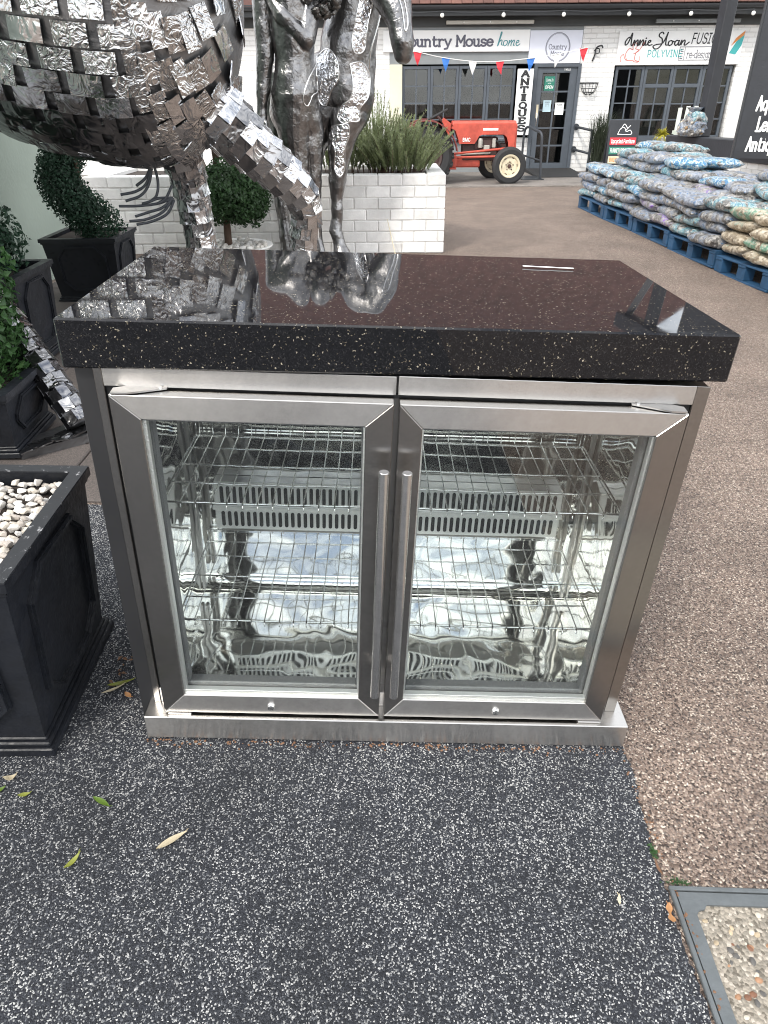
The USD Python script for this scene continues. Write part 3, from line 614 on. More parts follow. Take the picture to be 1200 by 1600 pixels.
def near_bush():
    t = thing('leafy_bush', 'near leafy green bush at the left edge in a low black planter', 'bush', P3)
    P, D = shell((.03, .0, .50), (.21, .22, .36), 4200, 61, .45); obj('foliage', leaves(P, D, .034, .6, 62), 'leaf_near', t, kind='stuff')
    P, D = shell((.03, .0, .50), (.215, .225, .365), 240, 63, .96)
    keep = (D @ np.array([.45, -.8, .2]) > -.25); P, D = P[keep], D[keep]
    for i in range(len(P)):
        obj('leaf', leaves(P[i:i + 1], D[i:i + 1], .040, .6, 900 + i), 'leaf_near' if i % 3 else 'leaf_near_light', t)
    for k in range(5):
        a = k * 1.26; obj('stem', tube([(.02 * math.cos(a), .02 * math.sin(a), .15), (.07 * math.cos(a), .07 * math.sin(a), .45), (.1 * math.cos(a), .1 * math.sin(a), .7)], [.008, .006, .003], 6), 'bark', t, smooth=True)
    obj('soil', box(-.17, .17, -.17, .17, .2, .232), 'soil', t)
near_bush()
P, D = None, None
t = thing('small_shrub', 'small dark shrub filling the planter behind the near bush', 'shrub', P2)
P, D = shell((.02, .02, .56), (.2, .2, .2), 2200, 71, .4); obj('foliage', leaves(P, D, .03, .55, 72), 'leaf_topiary', t, kind='stuff')
obj('stem', tube([(-.05, 0, .4), (-.06, 0, .6)], .01), 'bark', t); obj('soil', box(-.19, .19, -.19, .19, .37, .41), 'soil', t)

# sage wall on the left
sw = thing('sage_wall', 'sage green rendered wall behind the spiral topiary', 'wall', (-2.56, 0, 0))
obj('wall_face', box(-.25, 0, .7, 5.45, -.2, 3.6), 'sage_render', sw)
obj('corner_band', box(-.26, .006, 5.38, 5.47, -.2, 3.61, .006), 'white_render', sw)
obj('coping', box(-.29, .03, .68, 5.50, 3.612, 3.68, .01), 'white_render', sw)

# fallen leaves
def fallen(name, label, x, y, L, w, a, m, curl=.25, shape='blade'):
    t = thing(name, label, 'leaf', tuple(RY @ np.array([x, y, .006])), math.radians(a), tilt=True)
    n = 12; s = np.linspace(0, 1, n); wd = w * .5 * (np.sin(PI * s ** .85) ** .9 if shape == 'blade' else np.array([.5, .9, 1, .8, .45, .3, .45, .8, .95, .8, .5, .1]))
    V = []; X = (s - .5) * L; Z = .002 + curl * L * (s - .5) ** 2
    for sx in (-1, 0, 1): V.append(np.c_[X, sx * wd + .04 * L * np.sin(PI * s), Z + abs(sx) * w * .22])
    V = np.vstack(V); F = []
    for r_ in range(2):
        for i in range(n - 1): k = r_ * n + i; F.append([k, k + 1, k + n + 1, k + n])
    obj('blade', (V, np.array(F)), m, t, smooth=True)
    obj('stalk', tube([(X[-1] - .1 * L, .002, Z[-1]), (X[-1] + .07 * L, .004, Z[-1] + .001)], [.0007, .0005], 5), m, t)
fallen('fallen_leaf', 'long tan leaf lying alone on the black rubber', -.404, -.290, .062, .0135, 38, 'fallen_tan')
fallen('fallen_leaf', 'bright green leaf on the black rubber, nearest the planter foot', -.564, -.210, .047, .011, -28, 'fallen_green')
fallen('fallen_leaf', 'curled yellow green leaf on the black rubber, nearest the lower left', -.573, -.334, .038, .010, 62, 'fallen_olive', .9)
fallen('fallen_leaf', 'curled pale leaf on the rubber before the chipped planter', -.766, -.158, .026, .013, 20, 'fallen_tan', 1.5)
fallen('fallen_leaf', 'small green leaf at the left edge of the rubber', -.775, -.186, .022, .010, 40, 'fallen_green', .6)
fallen('fallen_leaf', 'dull green leaf scrap on the rubber by the planter', -.722, -.196, .024, .010, 15, 'fallen_olive', .6)
fallen('wood_chip', 'short tan chip on the rubber near the access cover', .424, -.388, .021, .006, 74, 'fallen_tan', .1)
fallen('fallen_leaf', 'torn orange leaf lying against the access cover frame', .508, -.412, .034, .013, 82, 'fallen_orange', .5, 'torn')
fallen('fallen_leaf', 'thin brown leaf on the gravel edge above the cover', .517, -.327, .034, .006, 96, 'fallen_brown', .5)
fallen('fallen_leaf', 'long olive and tan leaf between planter and cabinet', -.628, .112, .062, .012, 22, 'fallen_olive', .4)
fallen('fallen_leaf', 'tan leaf crossing the olive one between planter and cabinet', -.640, .092, .054, .008, 35, 'fallen_tan', .4)
fallen('fallen_leaf', 'brown leaf scrap nearest the cabinet foot beside the planter', -.600, .075, .024, .012, -40, 'fallen_orange', .6)
lt = obj('leaf_litter', leaves(np.c_[rng.uniform(-.66, -.55, 70), rng.uniform(.10, .45, 70), np.full(70, .008)] @ RY.T, np.tile([0, 0, 1.0], (70, 1)), .016, .5, 77, .4), 'fallen_brown', label='brown leaf scraps between planter and cabinet', cat='leaf litter', kind='stuff')

gq = np.random.default_rng(55); gp = [(gq.uniform(-.53, .54), -.046 - abs(gq.normal(0, .008)), 0.005) for _ in range(170)] + [(.535 + gq.normal(0, .006), gq.uniform(-.6, .3), .005) for _ in range(110)]
obj('grit', [moved(stone(gq.uniform(.0012, .0032), .6, 900 + k, 1), tuple(RY @ np.array(c))) for k, c in enumerate(gp)], 'fallen_brown', label='loose grit along the plinth foot and the edge of the rubber', cat='grit', kind='stuff')
mp_ = [(.519 + gq.normal(0, .003), -.292 + gq.normal(0, .008), .006) for _ in range(60)] + [(.545 + gq.normal(0, .012), -.352 + gq.normal(0, .003), .006) for _ in range(60)]
obj('moss', leaves(np.array(mp_) @ RY.T, np.tile([0, 0, 1.0], (120, 1)), .006, .6, 78, 1.0), 'leaf_near', label='small green moss tufts at the corner of the rubber and the cover', cat='moss', kind='stuff')

# ------------------------------------------------------------------ the sculpture made of welded steel tiles
an = thing('tile_sculpture', 'huge animal sculpture clad in welded steel tiles standing behind the cabinet', 'sculpture', (-1.2, 2.75, 0))
AC = np.array([0.0, 0.0, 1.70])
def ax(x): return .60 if x > 0 else 1.05
AB, ACZ = .55, .74
def bodypt(x, th, off=0.0):
    rho = math.sqrt(max(1 - (x / ax(x)) ** 2, 0.0)) ** .9
    return AC + np.array([x, -(AB + off) * rho * math.cos(th), (ACZ + off) * rho * math.sin(th) - .03 * math.sin(x * 3)])
core = trimesh.creation.icosphere(4, 1.0); cvx = core.vertices
cx_ = np.where(cvx[:, 0] > 0, .60, 1.05) * cvx[:, 0]; cr = np.maximum(1 - cvx[:, 0] ** 2, 1e-9); k_ = (np.sqrt(cr) ** .9) / np.sqrt(cr)
core.vertices = np.c_[cx_ * .985, cvx[:, 1] * k_ * (AB - .018), cvx[:, 2] * k_ * (ACZ - .018) - .03 * np.sin(cx_ * 3)] + AC
obj('body_core', core, 'core_steel', an, smooth=True, label='smooth grey inner layer seen between the tiles')
def plate(c, u, v, w, h, th=.006, bend=0.0):
    """A slightly bent steel plate centred at c, its edges along u and v."""
    u = u / np.linalg.norm(u); v = v - u * (v @ u); v /= np.linalg.norm(v); n = np.cross(u, v)
    us, vs = np.linspace(-.5, .5, 4), np.linspace(-.5, .5, 3); V = []
    for side in (0, 1):
        for a in us:
            for b in vs: V.append(c + u * a * w + v * b * h + n * (side * th - bend * (a * a * w * w + b * b * h * h)))
    F = []; q = lambda s, i, j: s * 12 + i * 3 + j
    for i in range(3):
        for j in range(2):
            F += [[q(1, i, j), q(1, i + 1, j), q(1, i + 1, j + 1), q(1, i, j + 1)], [q(0, i, j), q(0, i, j + 1), q(0, i + 1, j + 1), q(0, i + 1, j)]]
    ring = [(i, 0) for i in range(4)] + [(3, j) for j in (1, 2)] + [(i, 2) for i in (2, 1, 0)] + [(0, 1)]
    for a, b in zip(ring, ring[1:] + ring[:1]): F.append([q(0, *a), q(0, *b), q(1, *b), q(1, *a)])
    return (np.array(V), np.array(F))
tr = np.random.default_rng(3); ntile = 0
rows = np.arange(-1.75, 1.25, .088 / .68)
for ri, th in enumerate(rows):
    xs = np.arange(-1.0, .36, .178) + (ri % 2) * .089
    for x in xs:
        if x > .12 + .06 * (ri % 2): continue
        c = bodypt(x, th, .004); u = bodypt(x + .01, th) - bodypt(x - .01, th); v = bodypt(x, th + .01) - bodypt(x, th - .01)
        if np.linalg.norm(v) < 1e-4: continue
        rl = math.sqrt(max(1 - (x / ax(x)) ** 2, .05))
        v = v + u / np.linalg.norm(u) * np.linalg.norm(v) * tr.normal(0, .06) ; n = np.cross(u, v); n /= np.linalg.norm(n)
        v = v / np.linalg.norm(v) + n * tr.normal(-.13, .06); u = u / np.linalg.norm(u) + n * tr.normal(0, .05)
        if ntile < 215:
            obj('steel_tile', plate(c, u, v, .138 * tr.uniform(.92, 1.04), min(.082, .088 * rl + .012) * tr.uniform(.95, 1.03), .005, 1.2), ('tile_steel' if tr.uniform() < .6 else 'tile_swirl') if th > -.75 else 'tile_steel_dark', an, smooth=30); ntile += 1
for ci, x in enumerate(np.linspace(.20, .588, 8)):
    rl = math.sqrt(max(1 - (x / .6) ** 2, .02)); step = .150 / (.68 * max(rl, .3))
    for th in np.arange(-1.6, 1.3, step) + (ci % 2) * step / 2:
        c = bodypt(x, th, .005 + .004 * (ci % 2)); u = bodypt(x + .005, th) - bodypt(x - .005, th); v = bodypt(x, th + .01) - bodypt(x, th - .01)
        n = np.cross(u, v); n /= np.linalg.norm(n); u = u / np.linalg.norm(u) + n * tr.normal(-.10, .13); v = v / np.linalg.norm(v) + n * tr.normal(-.06, .13)
        obj('steel_tile', plate(c, u, v, .078 * tr.uniform(.9, 1.05), .128 * tr.uniform(.9, 1.05), .005, 1.0), ('tile_swirl', 'tile_steel', 'tile_swirl')[int(tr.integers(3))], an, smooth=30); ntile += 1
def tiled_limb(name, pts, radii, flat=1.0, w=.078, h=.075, m2='tile_steel', seed=1, around=9):
    r = np.random.default_rng(seed)
    P = spline(pts, 6); R = np.interp(np.linspace(0, 1, len(P)), np.linspace(0, 1, len(radii)), radii)
    limb = obj(name, tube(P, R * .94, 12), 'core_steel', an, smooth=True)
    S = np.r_[0, np.cumsum(np.linalg.norm(np.diff(P, axis=0), axis=1))]; T = np.gradient(P, axis=0)
    n = max(3, int(S[-1] / (w * .86)))
    for i in range(n):
        s = S[-1] * (i + .5) / n; c = np.array([np.interp(s, S, P[:, k]) for k in range(3)]); t = np.array([np.interp(s, S, T[:, k]) for k in range(3)]); t /= np.linalg.norm(t); rad = np.interp(s, S, R)
        U = np.cross(t, [0, 1.0, 0]); U /= np.linalg.norm(U); W = np.cross(U, t)
        for k in range(around):
            a = 2 * PI * (k + .5 * (i % 2)) / around; rd = U * math.cos(a) + W * math.sin(a)
            if rd[1] > .45: continue
            tang = np.cross(rd, t)
            obj('steel_tile', plate(c + rd * rad * 1.0, t + rd * r.normal(.07, .05), -tang, w * r.uniform(.9, 1.05), 2 * PI * rad / around * 1.02, .005, 2.0), m2 if r.uniform() < .7 else 'tile_steel_dark', limb, smooth=30)
tiled_limb('foreleg', [(.18, .0, 1.15), (.19, .18, .92), (.205, .22, .6), (.215, .24, .3), (.21, .24, .06)], [.12, .092, .078, .074, .09], seed=1)
tiled_limb('foreleg', [(.36, -.05, 1.24), (.56, .04, 1.04), (.79, .18, .79), (.775, .24, .55), (.74, .25, .3), (.73, .25, .06)], [.15, .115, .086, .068, .062, .08], seed=2)
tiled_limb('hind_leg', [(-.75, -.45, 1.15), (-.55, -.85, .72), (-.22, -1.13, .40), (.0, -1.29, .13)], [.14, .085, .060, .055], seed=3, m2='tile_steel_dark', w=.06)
q = [(-.16, -1.50), (.02, -1.35), (.10, -1.22), (-.02, -1.12), (-.20, -1.38)]
obj('foot_plate', moved(extrude(Polygon(q), .035), (0, 0, .065)), 'core_steel', an)
for i in range(7):
    for j in range(3):
        c = np.array([-.14 + .045 * i + .02 * j, -1.46 + .05 * i + .045 * j - .03, .105 + .004 * (i % 2)])
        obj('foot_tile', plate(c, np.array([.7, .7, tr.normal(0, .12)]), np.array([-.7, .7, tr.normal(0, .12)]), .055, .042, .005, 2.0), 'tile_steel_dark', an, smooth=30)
H0, H1 = (.045, .10, .975), (.12, .10, .80)
hair = [(H0, (-.0, .09, .90), (-.055, .08, .86)), (H0, (.0, .09, .875), (-.06, .08, .835), (-.14, .07, .82)), (H0, (.01, .09, .87), (-.04, .08, .815), (-.12, .07, .79)), (H0, (.055, .1, .88), (.04, .09, .815), (.01, .09, .79)),
        (H1, (.04, .09, .775), (-.06, .08, .765), (-.16, .07, .765)), (H1, (.05, .09, .80), (.0, .08, .785), (-.04, .08, .775)), (H1, (.06, .09, .755), (-.01, .08, .735), (-.085, .07, .715)), (H1, (.06, .09, .735), (-.03, .08, .70), (-.12, .07, .692)), ((.125, .1, .79), (.08, .09, .725), (.0, .08, .69), (-.085, .07, .675)), ((.125, .1, .86), (.085, .09, .80), (.04, .08, .775))]
for hh in hair: obj('hair_rod', tube(spline(hh, 8), .0072, 7), 'pipe_dark', an, smooth=True)

# ------------------------------------------------------------------ the cast horse and the figure
hs = thing('horse_sculpture', 'cast metal horse sculpture with mirror polished patches and lowered head', 'sculpture', (-.22, 5.3, 0))
HJ = {'chest': ((-.035, .02, 1.40), .235), 'chest2': ((-.04, .04, 1.20), .21), 'sternum': ((-.01, -.02, 1.28), .205), 'barrel': ((-.25, .12, 1.30), .25), 'neck0': ((.0, .0, 1.60), .215), 'neck1': ((.05, -.02, 1.86), .19), 'neck2': ((.14, -.06, 2.12), .16), 'poll': ((.27, -.12, 2.16), .115),
      'brow': ((.335, -.20, 2.0), .125), 'cheek': ((.305, -.20, 1.90), .13), 'nose': ((.38, -.27, 1.74), .096), 'muzzle': ((.405, -.31, 1.60), .088), 'lip': ((.41, -.31, 1.535), .070),
      'sh_r': ((-.025, -.04, 1.14), .165), 'arm_r': ((-.07, -.08, 1.0), .115), 'fore_r': ((-.10, -.08, .86), .092), 'knee_r': ((-.125, -.08, .63), .068), 'cann_r': ((-.135, -.08, .52), .048), 'cann2_r': ((-.14, -.08, .36), .046), 'fet_r': ((-.155, -.09, .265), .058), 'past_r': ((-.13, -.10, .18), .05), 'hoof_r': ((-.11, -.12, .09), .072), 'hoof2_r': ((-.10, -.13, .06), .078),
      'sh_l': ((-.22, .02, 1.16), .15), 'fore_l': ((-.30, .03, .90), .085), 'knee_l': ((-.36, .02, .63), .066), 'cann_l': ((-.37, .04, .36), .046), 'fet_l': ((-.37, .03, .25), .055), 'hoof_l': ((-.36, .0, .07), .075),
      'rump': ((-.55, .28, 1.35), .24), 'thigh': ((-.6, .26, 1.0), .13), 'hock': ((-.66, .30, .62), .07), 'hcann': ((-.64, .27, .3), .05), 'hhoof': ((-.62, .25, .07), .07)}
HB = [('chest', 'chest2', 'sternum'), ('chest', 'barrel', 'chest2'), ('chest', 'neck0'), ('neck0', 'neck1'), ('neck1', 'neck2'), ('neck2', 'poll'), ('poll', 'brow', 'cheek'), ('brow', 'cheek', 'nose'), ('nose', 'muzzle'), ('muzzle', 'lip'),
      ('chest2', 'sh_r'), ('sh_r', 'arm_r'), ('arm_r', 'fore_r'), ('fore_r', 'knee_r'), ('knee_r', 'cann_r'), ('cann_r', 'cann2_r'), ('cann2_r', 'fet_r'), ('fet_r', 'past_r'), ('past_r', 'hoof_r', 'hoof2_r'),
      ('chest2', 'sh_l'), ('sh_l', 'fore_l'), ('fore_l', 'knee_l'), ('knee_l', 'cann_l'), ('cann_l', 'fet_l'), ('fet_l', 'hoof_l'), ('barrel', 'rump'), ('rump', 'thigh'), ('thigh', 'hock'), ('hock', 'hcann'), ('hcann', 'hhoof')]
horse = skin(HJ, HB, .022, 14)
hv = horse.vertices; hn = horse.vertex_normals
horse.vertices = hv + hn * ((meshkit.fbm(hv * 9, 3, 4) - .5) * .028)[:, None]
obj('body', horse, 'cast_steel', hs, smooth=True)
def drape(mesh, poly, off, t, parent, m, name, ymax=.3, hammered=.006):
    """A raised inlay: the part of the surface facing forward inside an outline given in (x, z), with a welded bead round it."""
    fine = mesh.copy(); c = fine.triangles_center; bb = Polygon(poly).bounds
    idx = np.nonzero((c[:, 0] > bb[0] - .05) & (c[:, 0] < bb[2] + .05) & (c[:, 2] > bb[1] - .05) & (c[:, 2] < bb[3] + .05) & (fine.face_normals[:, 1] < .1) & (c[:, 1] < ymax))[0]
    fine = fine.submesh([idx], append=True); fine = fine.subdivide().subdivide()
    Pg = Polygon(poly); c = fine.triangles_center
    inside = np.array([Pg.contains(Point(a, b)) for a, b in c[:, [0, 2]]])
    if inside.sum() < 4: return
    p = fine.submesh([np.nonzero(inside)[0]], append=True); p.merge_vertices(); p = max(p.split(only_watertight=False), key=lambda q: q.area); n = p.vertex_normals
    p.vertices = p.vertices + n * (off + hammered * (meshkit.noise(p.vertices * 45, 9) - .5)[:, None])
    q = obj(name, p, m, parent, smooth=True)
    co = np.array(Pg.segmentize(.012).exterior.coords); vv = fine.vertices; pts = []
    for a, b in co:
        d = (vv[:, 0] - a) ** 2 + (vv[:, 2] - b) ** 2; near = np.argsort(d)[:4]; k = near[np.argmin(vv[near, 1])]
        pts.append([a, vv[k, 1] - .002, b])
    pts = np.array(pts); pts[:, 1] = np.convolve(np.r_[pts[-3:-1, 1], pts[:, 1], pts[1:3, 1]], np.ones(5) / 5, 'valid')
    obj('weld_bead', tube(pts, .0055, 6), 'weld_bead', q, smooth=True)
def ring_poly(pts): return [tuple(p) for p in spline(np.array(list(pts) + [pts[0]], float), 6)]
drape(horse, ring_poly([(-.245, 1.53), (-.16, 1.57), (-.09, 1.50), (-.08, 1.38), (-.14, 1.30), (-.19, 1.20), (-.25, 1.26)]), .004, 0, hs, 'mirror_patch', 'polished_patch')
drape(horse, ring_poly([(.01, 1.47), (.10, 1.48), (.155, 1.40), (.145, 1.26), (.08, 1.18), (.07, 1.10), (.0, 1.09), (-.06, 1.08), (-.10, 1.13), (-.06, 1.20), (.0, 1.24), (.03, 1.33)]), .004, 0, hs, 'mirror_patch', 'polished_patch')
drape(horse, ring_poly([(.10, 1.88), (.17, 1.98), (.2, 1.9), (.15, 1.72), (.12, 1.56), (.05, 1.54), (.03, 1.62), (.06, 1.74)]), .004, 0, hs, 'mirror_patch', 'polished_patch')
drape(horse, ring_poly([(-.15, 1.06), (-.07, 1.07), (-.02, 1.07), (-.01, 1.0), (-.05, .90), (-.06, .76), (-.10, .70), (-.14, .76), (-.13, .90), (-.17, .98)]), .004, 0, hs, 'mirror_patch', 'polished_patch')
drape(horse, ring_poly([(.33, 2.02), (.36, 1.9), (.40, 1.78), (.42, 1.66), (.44, 1.72), (.41, 1.86), (.38, 2.0)]), .003, 0, hs, 'cast_steel', 'face_ridge')
for s in (-1, 1):
    obj('nostril', moved(trimesh.creation.icosphere(2, .02), (.455, -.35 - .01 * s, 1.60 + .0 * s)) if s > 0 else moved(trimesh.creation.icosphere(2, .02), (.40, -.365, 1.60)), 'hair_steel', hs, smooth=True)
obj('eye', moved(trimesh.creation.icosphere(2, .024), (.325, -.30, 1.97)), 'hair_steel', hs, smooth=True)
rein = spline([(.30, -.2, 2.0), (.24, -.2, 1.75), (.17, -.2, 1.55), (.155, -.17, 1.44)], 8)
obj('rein', tube(rein, .008, 6), 'weld_bead', hs, smooth=True)

fg = thing('figure_sculpture', 'slender cast metal human figure standing against the horse sculpture', 'statue', (-.62, 5.05, 0))
FJ = {'hip': ((-.015, 0, 1.27), .178), 'butt': ((-.09, .05, 1.17), .14), 'thigh0': ((-.035, 0, 1.08), .145), 'thigh': ((-.035, 0, .92), .115), 'knee': ((-.02, 0, .72), .082), 'calf': ((.0, .02, .58), .078), 'shin': ((.02, 0, .44), .058), 'ankle': ((.06, 0, .20), .046), 'heel': ((.085, .02, .09), .05), 'toe': ((.13, -.12, .055), .04),
      'waist': ((.0, 0, 1.50), .145), 'ribs': ((.0, 0, 1.74), .165), 'chest': ((-.03, 0, 1.95), .18), 'sho_l': ((-.20, .0, 2.03), .085), 'sho_r': ((.16, .02, 2.03), .085), 'neck': ((.03, -.02, 2.15), .065),
      'elb_l': ((-.215, -.01, 1.52), .066), 'wrist_l': ((-.275, -.03, 1.17), .043), 'palm_l': ((-.285, -.04, 1.09), .040),
      'elb_r': ((.10, -.10, 1.62), .075), 'mid_r': ((-.06, -.13, 1.76), .06), 'hand_r': ((-.13, -.08, 1.86), .05),
      'thigh_b': ((.07, .06, 1.05), .12), 'knee_b': ((.085, .06, .72), .075), 'shin_b': ((.08, .08, .44), .055), 'ankle_b': ((.09, .08, .2), .045), 'toe_b': ((.14, 0, .055), .04)}
FB = [('hip', 'butt', 'thigh0'), ('thigh0', 'thigh'), ('thigh', 'knee'), ('knee', 'calf'), ('calf', 'shin'), ('shin', 'ankle'), ('ankle', 'heel'), ('heel', 'toe'), ('hip', 'waist'), ('waist', 'ribs'), ('ribs', 'chest'), ('chest', 'sho_l'), ('chest', 'sho_r'), ('chest', 'neck'),
      ('sho_l', 'elb_l'), ('elb_l', 'wrist_l'), ('wrist_l', 'palm_l'), ('sho_r', 'elb_r'), ('elb_r', 'mid_r'), ('mid_r', 'hand_r'), ('hip', 'thigh_b'), ('thigh_b', 'knee_b'), ('knee_b', 'shin_b'), ('shin_b', 'ankle_b'), ('ankle_b', 'toe_b')]
for k in range(4):
    a = ((-.315 + .018 * k), -.045 - .004 * k, 1.055); L_ = (.085, .10, .095, .075)[k]
    FJ[f'f{k}0'] = (a, .0115); FJ[f'f{k}1'] = ((a[0] + .004, a[1] - .008, a[2] - L_ * .55), .010); FJ[f'f{k}2'] = ((a[0] + .012, a[1] - .024, a[2] - L_), .0085)
    FB += [(f'f{k}0', f'f{k}1'), (f'f{k}1', f'f{k}2'), ('palm_l', f'f{k}0')]
FJ['t0'] = ((-.25, -.06, 1.10), .013); FJ['t1'] = ((-.235, -.085, 1.04), .010); FB += [('palm_l', 't0'), ('t0', 't1')]
fig = skin(FJ, FB, .016, 10)
fig.vertices = fig.vertices + fig.vertex_normals * ((meshkit.fbm(fig.vertices * 10, 3, 8) - .5) * .022)[:, None]
obj('body', fig, 'cast_steel', fg, smooth=True)
drape(fig, ring_poly([(.155, 1.46), (.10, 1.36), (.06, 1.24), (.09, 1.20), (.13, 1.27), (.16, 1.30)]), .004, 0, fg, 'cast_steel', 'flank_panel')
hd = moved(trimesh.creation.icosphere(4, 1.0), (0, 0, 0)); hd.vertices = hd.vertices * [.105, .125, .15] + [.20, -.10, 2.02]
obj('head', hd, 'cast_steel', fg, smooth=True)
hr = []
for k in range(120):
    d = rng.normal(size=3); d /= np.linalg.norm(d)
    c = np.array([.23, -.09, 1.93]) + d * [.135, .11, .17]
    hr.append(moved(stone(rng.uniform(.022, .048), .55, 500 + k, 2), c, rot(rng.normal(size=3), rng.uniform(0, 3))))
obj('hair', hr, 'hair_steel', fg, smooth=True, label='dark lumpy curls of hair')

# ------------------------------------------------------------------ the white brick planter behind the sculptures
bw = thing('brick_planter', 'long white painted brick planter with rosemary behind the sculptures', 'raised bed', (-.95, 5.69, 0))
BX0, BX1, BZ = -1.70, 1.555, .668
br = np.random.default_rng(17)
obj('mortar_core', [box(BX0 + .012, BX1 - .012, .012, .16, -.05, BZ - .012), box(BX1 - .16, BX1 - .012, .16, 1.24, -.05, BZ - .012), box(BX0 + .012, BX1 - .16, 1.10, 1.24, -.05, BZ - .012), box(BX0 + .012, BX0 + .16, .16, 1.10, -.05, BZ - .012)], 'white_mortar', bw)
rowh = .0955
for r_ in range(7):
    z0, z1 = r_ * rowh + .0035 - .0, (r_ + 1) * rowh - .0035
    x = BX0 - (.11 if r_ % 2 else 0)
    while x < BX1 - .02:
        a, b = max(x, BX0) + .0035, min(x + .22, BX1) - .0035
        j = br.uniform(-.003, .003)
        if b - a > .03: obj('brick', box(a, b, j, .11 if r_ < 6 else .165, z0, z1, .006), f'white_brick_{"abc"[br.integers(3)]}', bw)
        x += .22
    y = .1135 if r_ < 6 else .1685
    y -= .0
    while y < 1.24:
        a, b = y + .0035, min(y + .22, 1.24) - .0035
        if b - a > .03: obj('brick', box(BX1 - (.11 if r_ < 6 else .165), BX1 + br.uniform(-.003, .003), a, b, z0, z1, .006), f'white_brick_{"abc"[br.integers(3)]}', bw)
        y += .22
obj('soil', box(BX0 + .1, BX1 - .165, .166, 1.1, .4, .625), 'soil', bw)
tw = thing('dry_twig', 'thin dry twig leaning on the white brick planter', 'twig', (.09, 5.60, 0))
obj('stem', tube([(.06, -.03, 0), (.02, .03, .16), (-.015, .072, .30)], [.005, .004, .003], 6), 'rim_cream', tw, smooth=True)
def rosemary(x, y, w, h, n, seed, label, bend=.15):
    t = thing('rosemary_shrub', label, 'shrub', (x, y, .62), group=None)
    r = np.random.default_rng(seed); V = []; F = []; W = []; k = 0
    for s in range(n):
        a = r.uniform(0, 2 * PI); q = math.sqrt(r.uniform(0, 1)); bx, by = q * w * .55 * math.cos(a), q * .30 * math.sin(a)
        lean = np.array([bx * .75 + r.normal(0, .06), by * .9 + r.normal(0, .06), 0]); L = h * (1 - .35 * q * q) * r.uniform(.65, 1.08)
        P = [np.array([bx, by, 0]) + lean * (i / 5) ** 1.6 + np.array([0, 0, L * i / 5]) for i in range(6)]
        if s % 4 == 0: W.append(tube(P, np.linspace(.004, .0015, 6), 4))
        for i in range(150):
            f = r.uniform(.22, 1.0); c = P[0] + lean * f ** 1.6 + np.array([0, 0, L * f]); az = r.uniform(0, 2 * PI); el = r.uniform(.35, 1.1)
            d = np.array([math.cos(az) * math.cos(el), math.sin(az) * math.cos(el), math.sin(el)]); ln = r.uniform(.022, .042) * (1.2 - .4 * f); sd = np.cross(d, [0, 0, 1.0]); sd /= np.linalg.norm(sd)
            V += [c - sd * .0036, c + sd * .0036, c + d * ln]; F.append([k, k + 1, k + 2]); k += 3
    obj('foliage', trimesh.Trimesh(np.array(V), F, process=False), 'leaf_rosemary', t, kind='stuff'); obj('woody_stem', W, 'bark', t)
rosemary(.20, 6.12, .50, .50, 270, 81, 'bushy rosemary shrub at the right end of the brick planter')
rosemary(-.02, 6.25, .42, .68, 120, 82, 'tall upright rosemary shrub right beside the horse leg')
rosemary(-.42, 6.25, .45, .48, 100, 83, 'rosemary shrub seen between horse and figure legs')
rosemary(-.90, 6.30, .40, .42, 70, 84, 'rosemary shrub half hidden behind the figure')

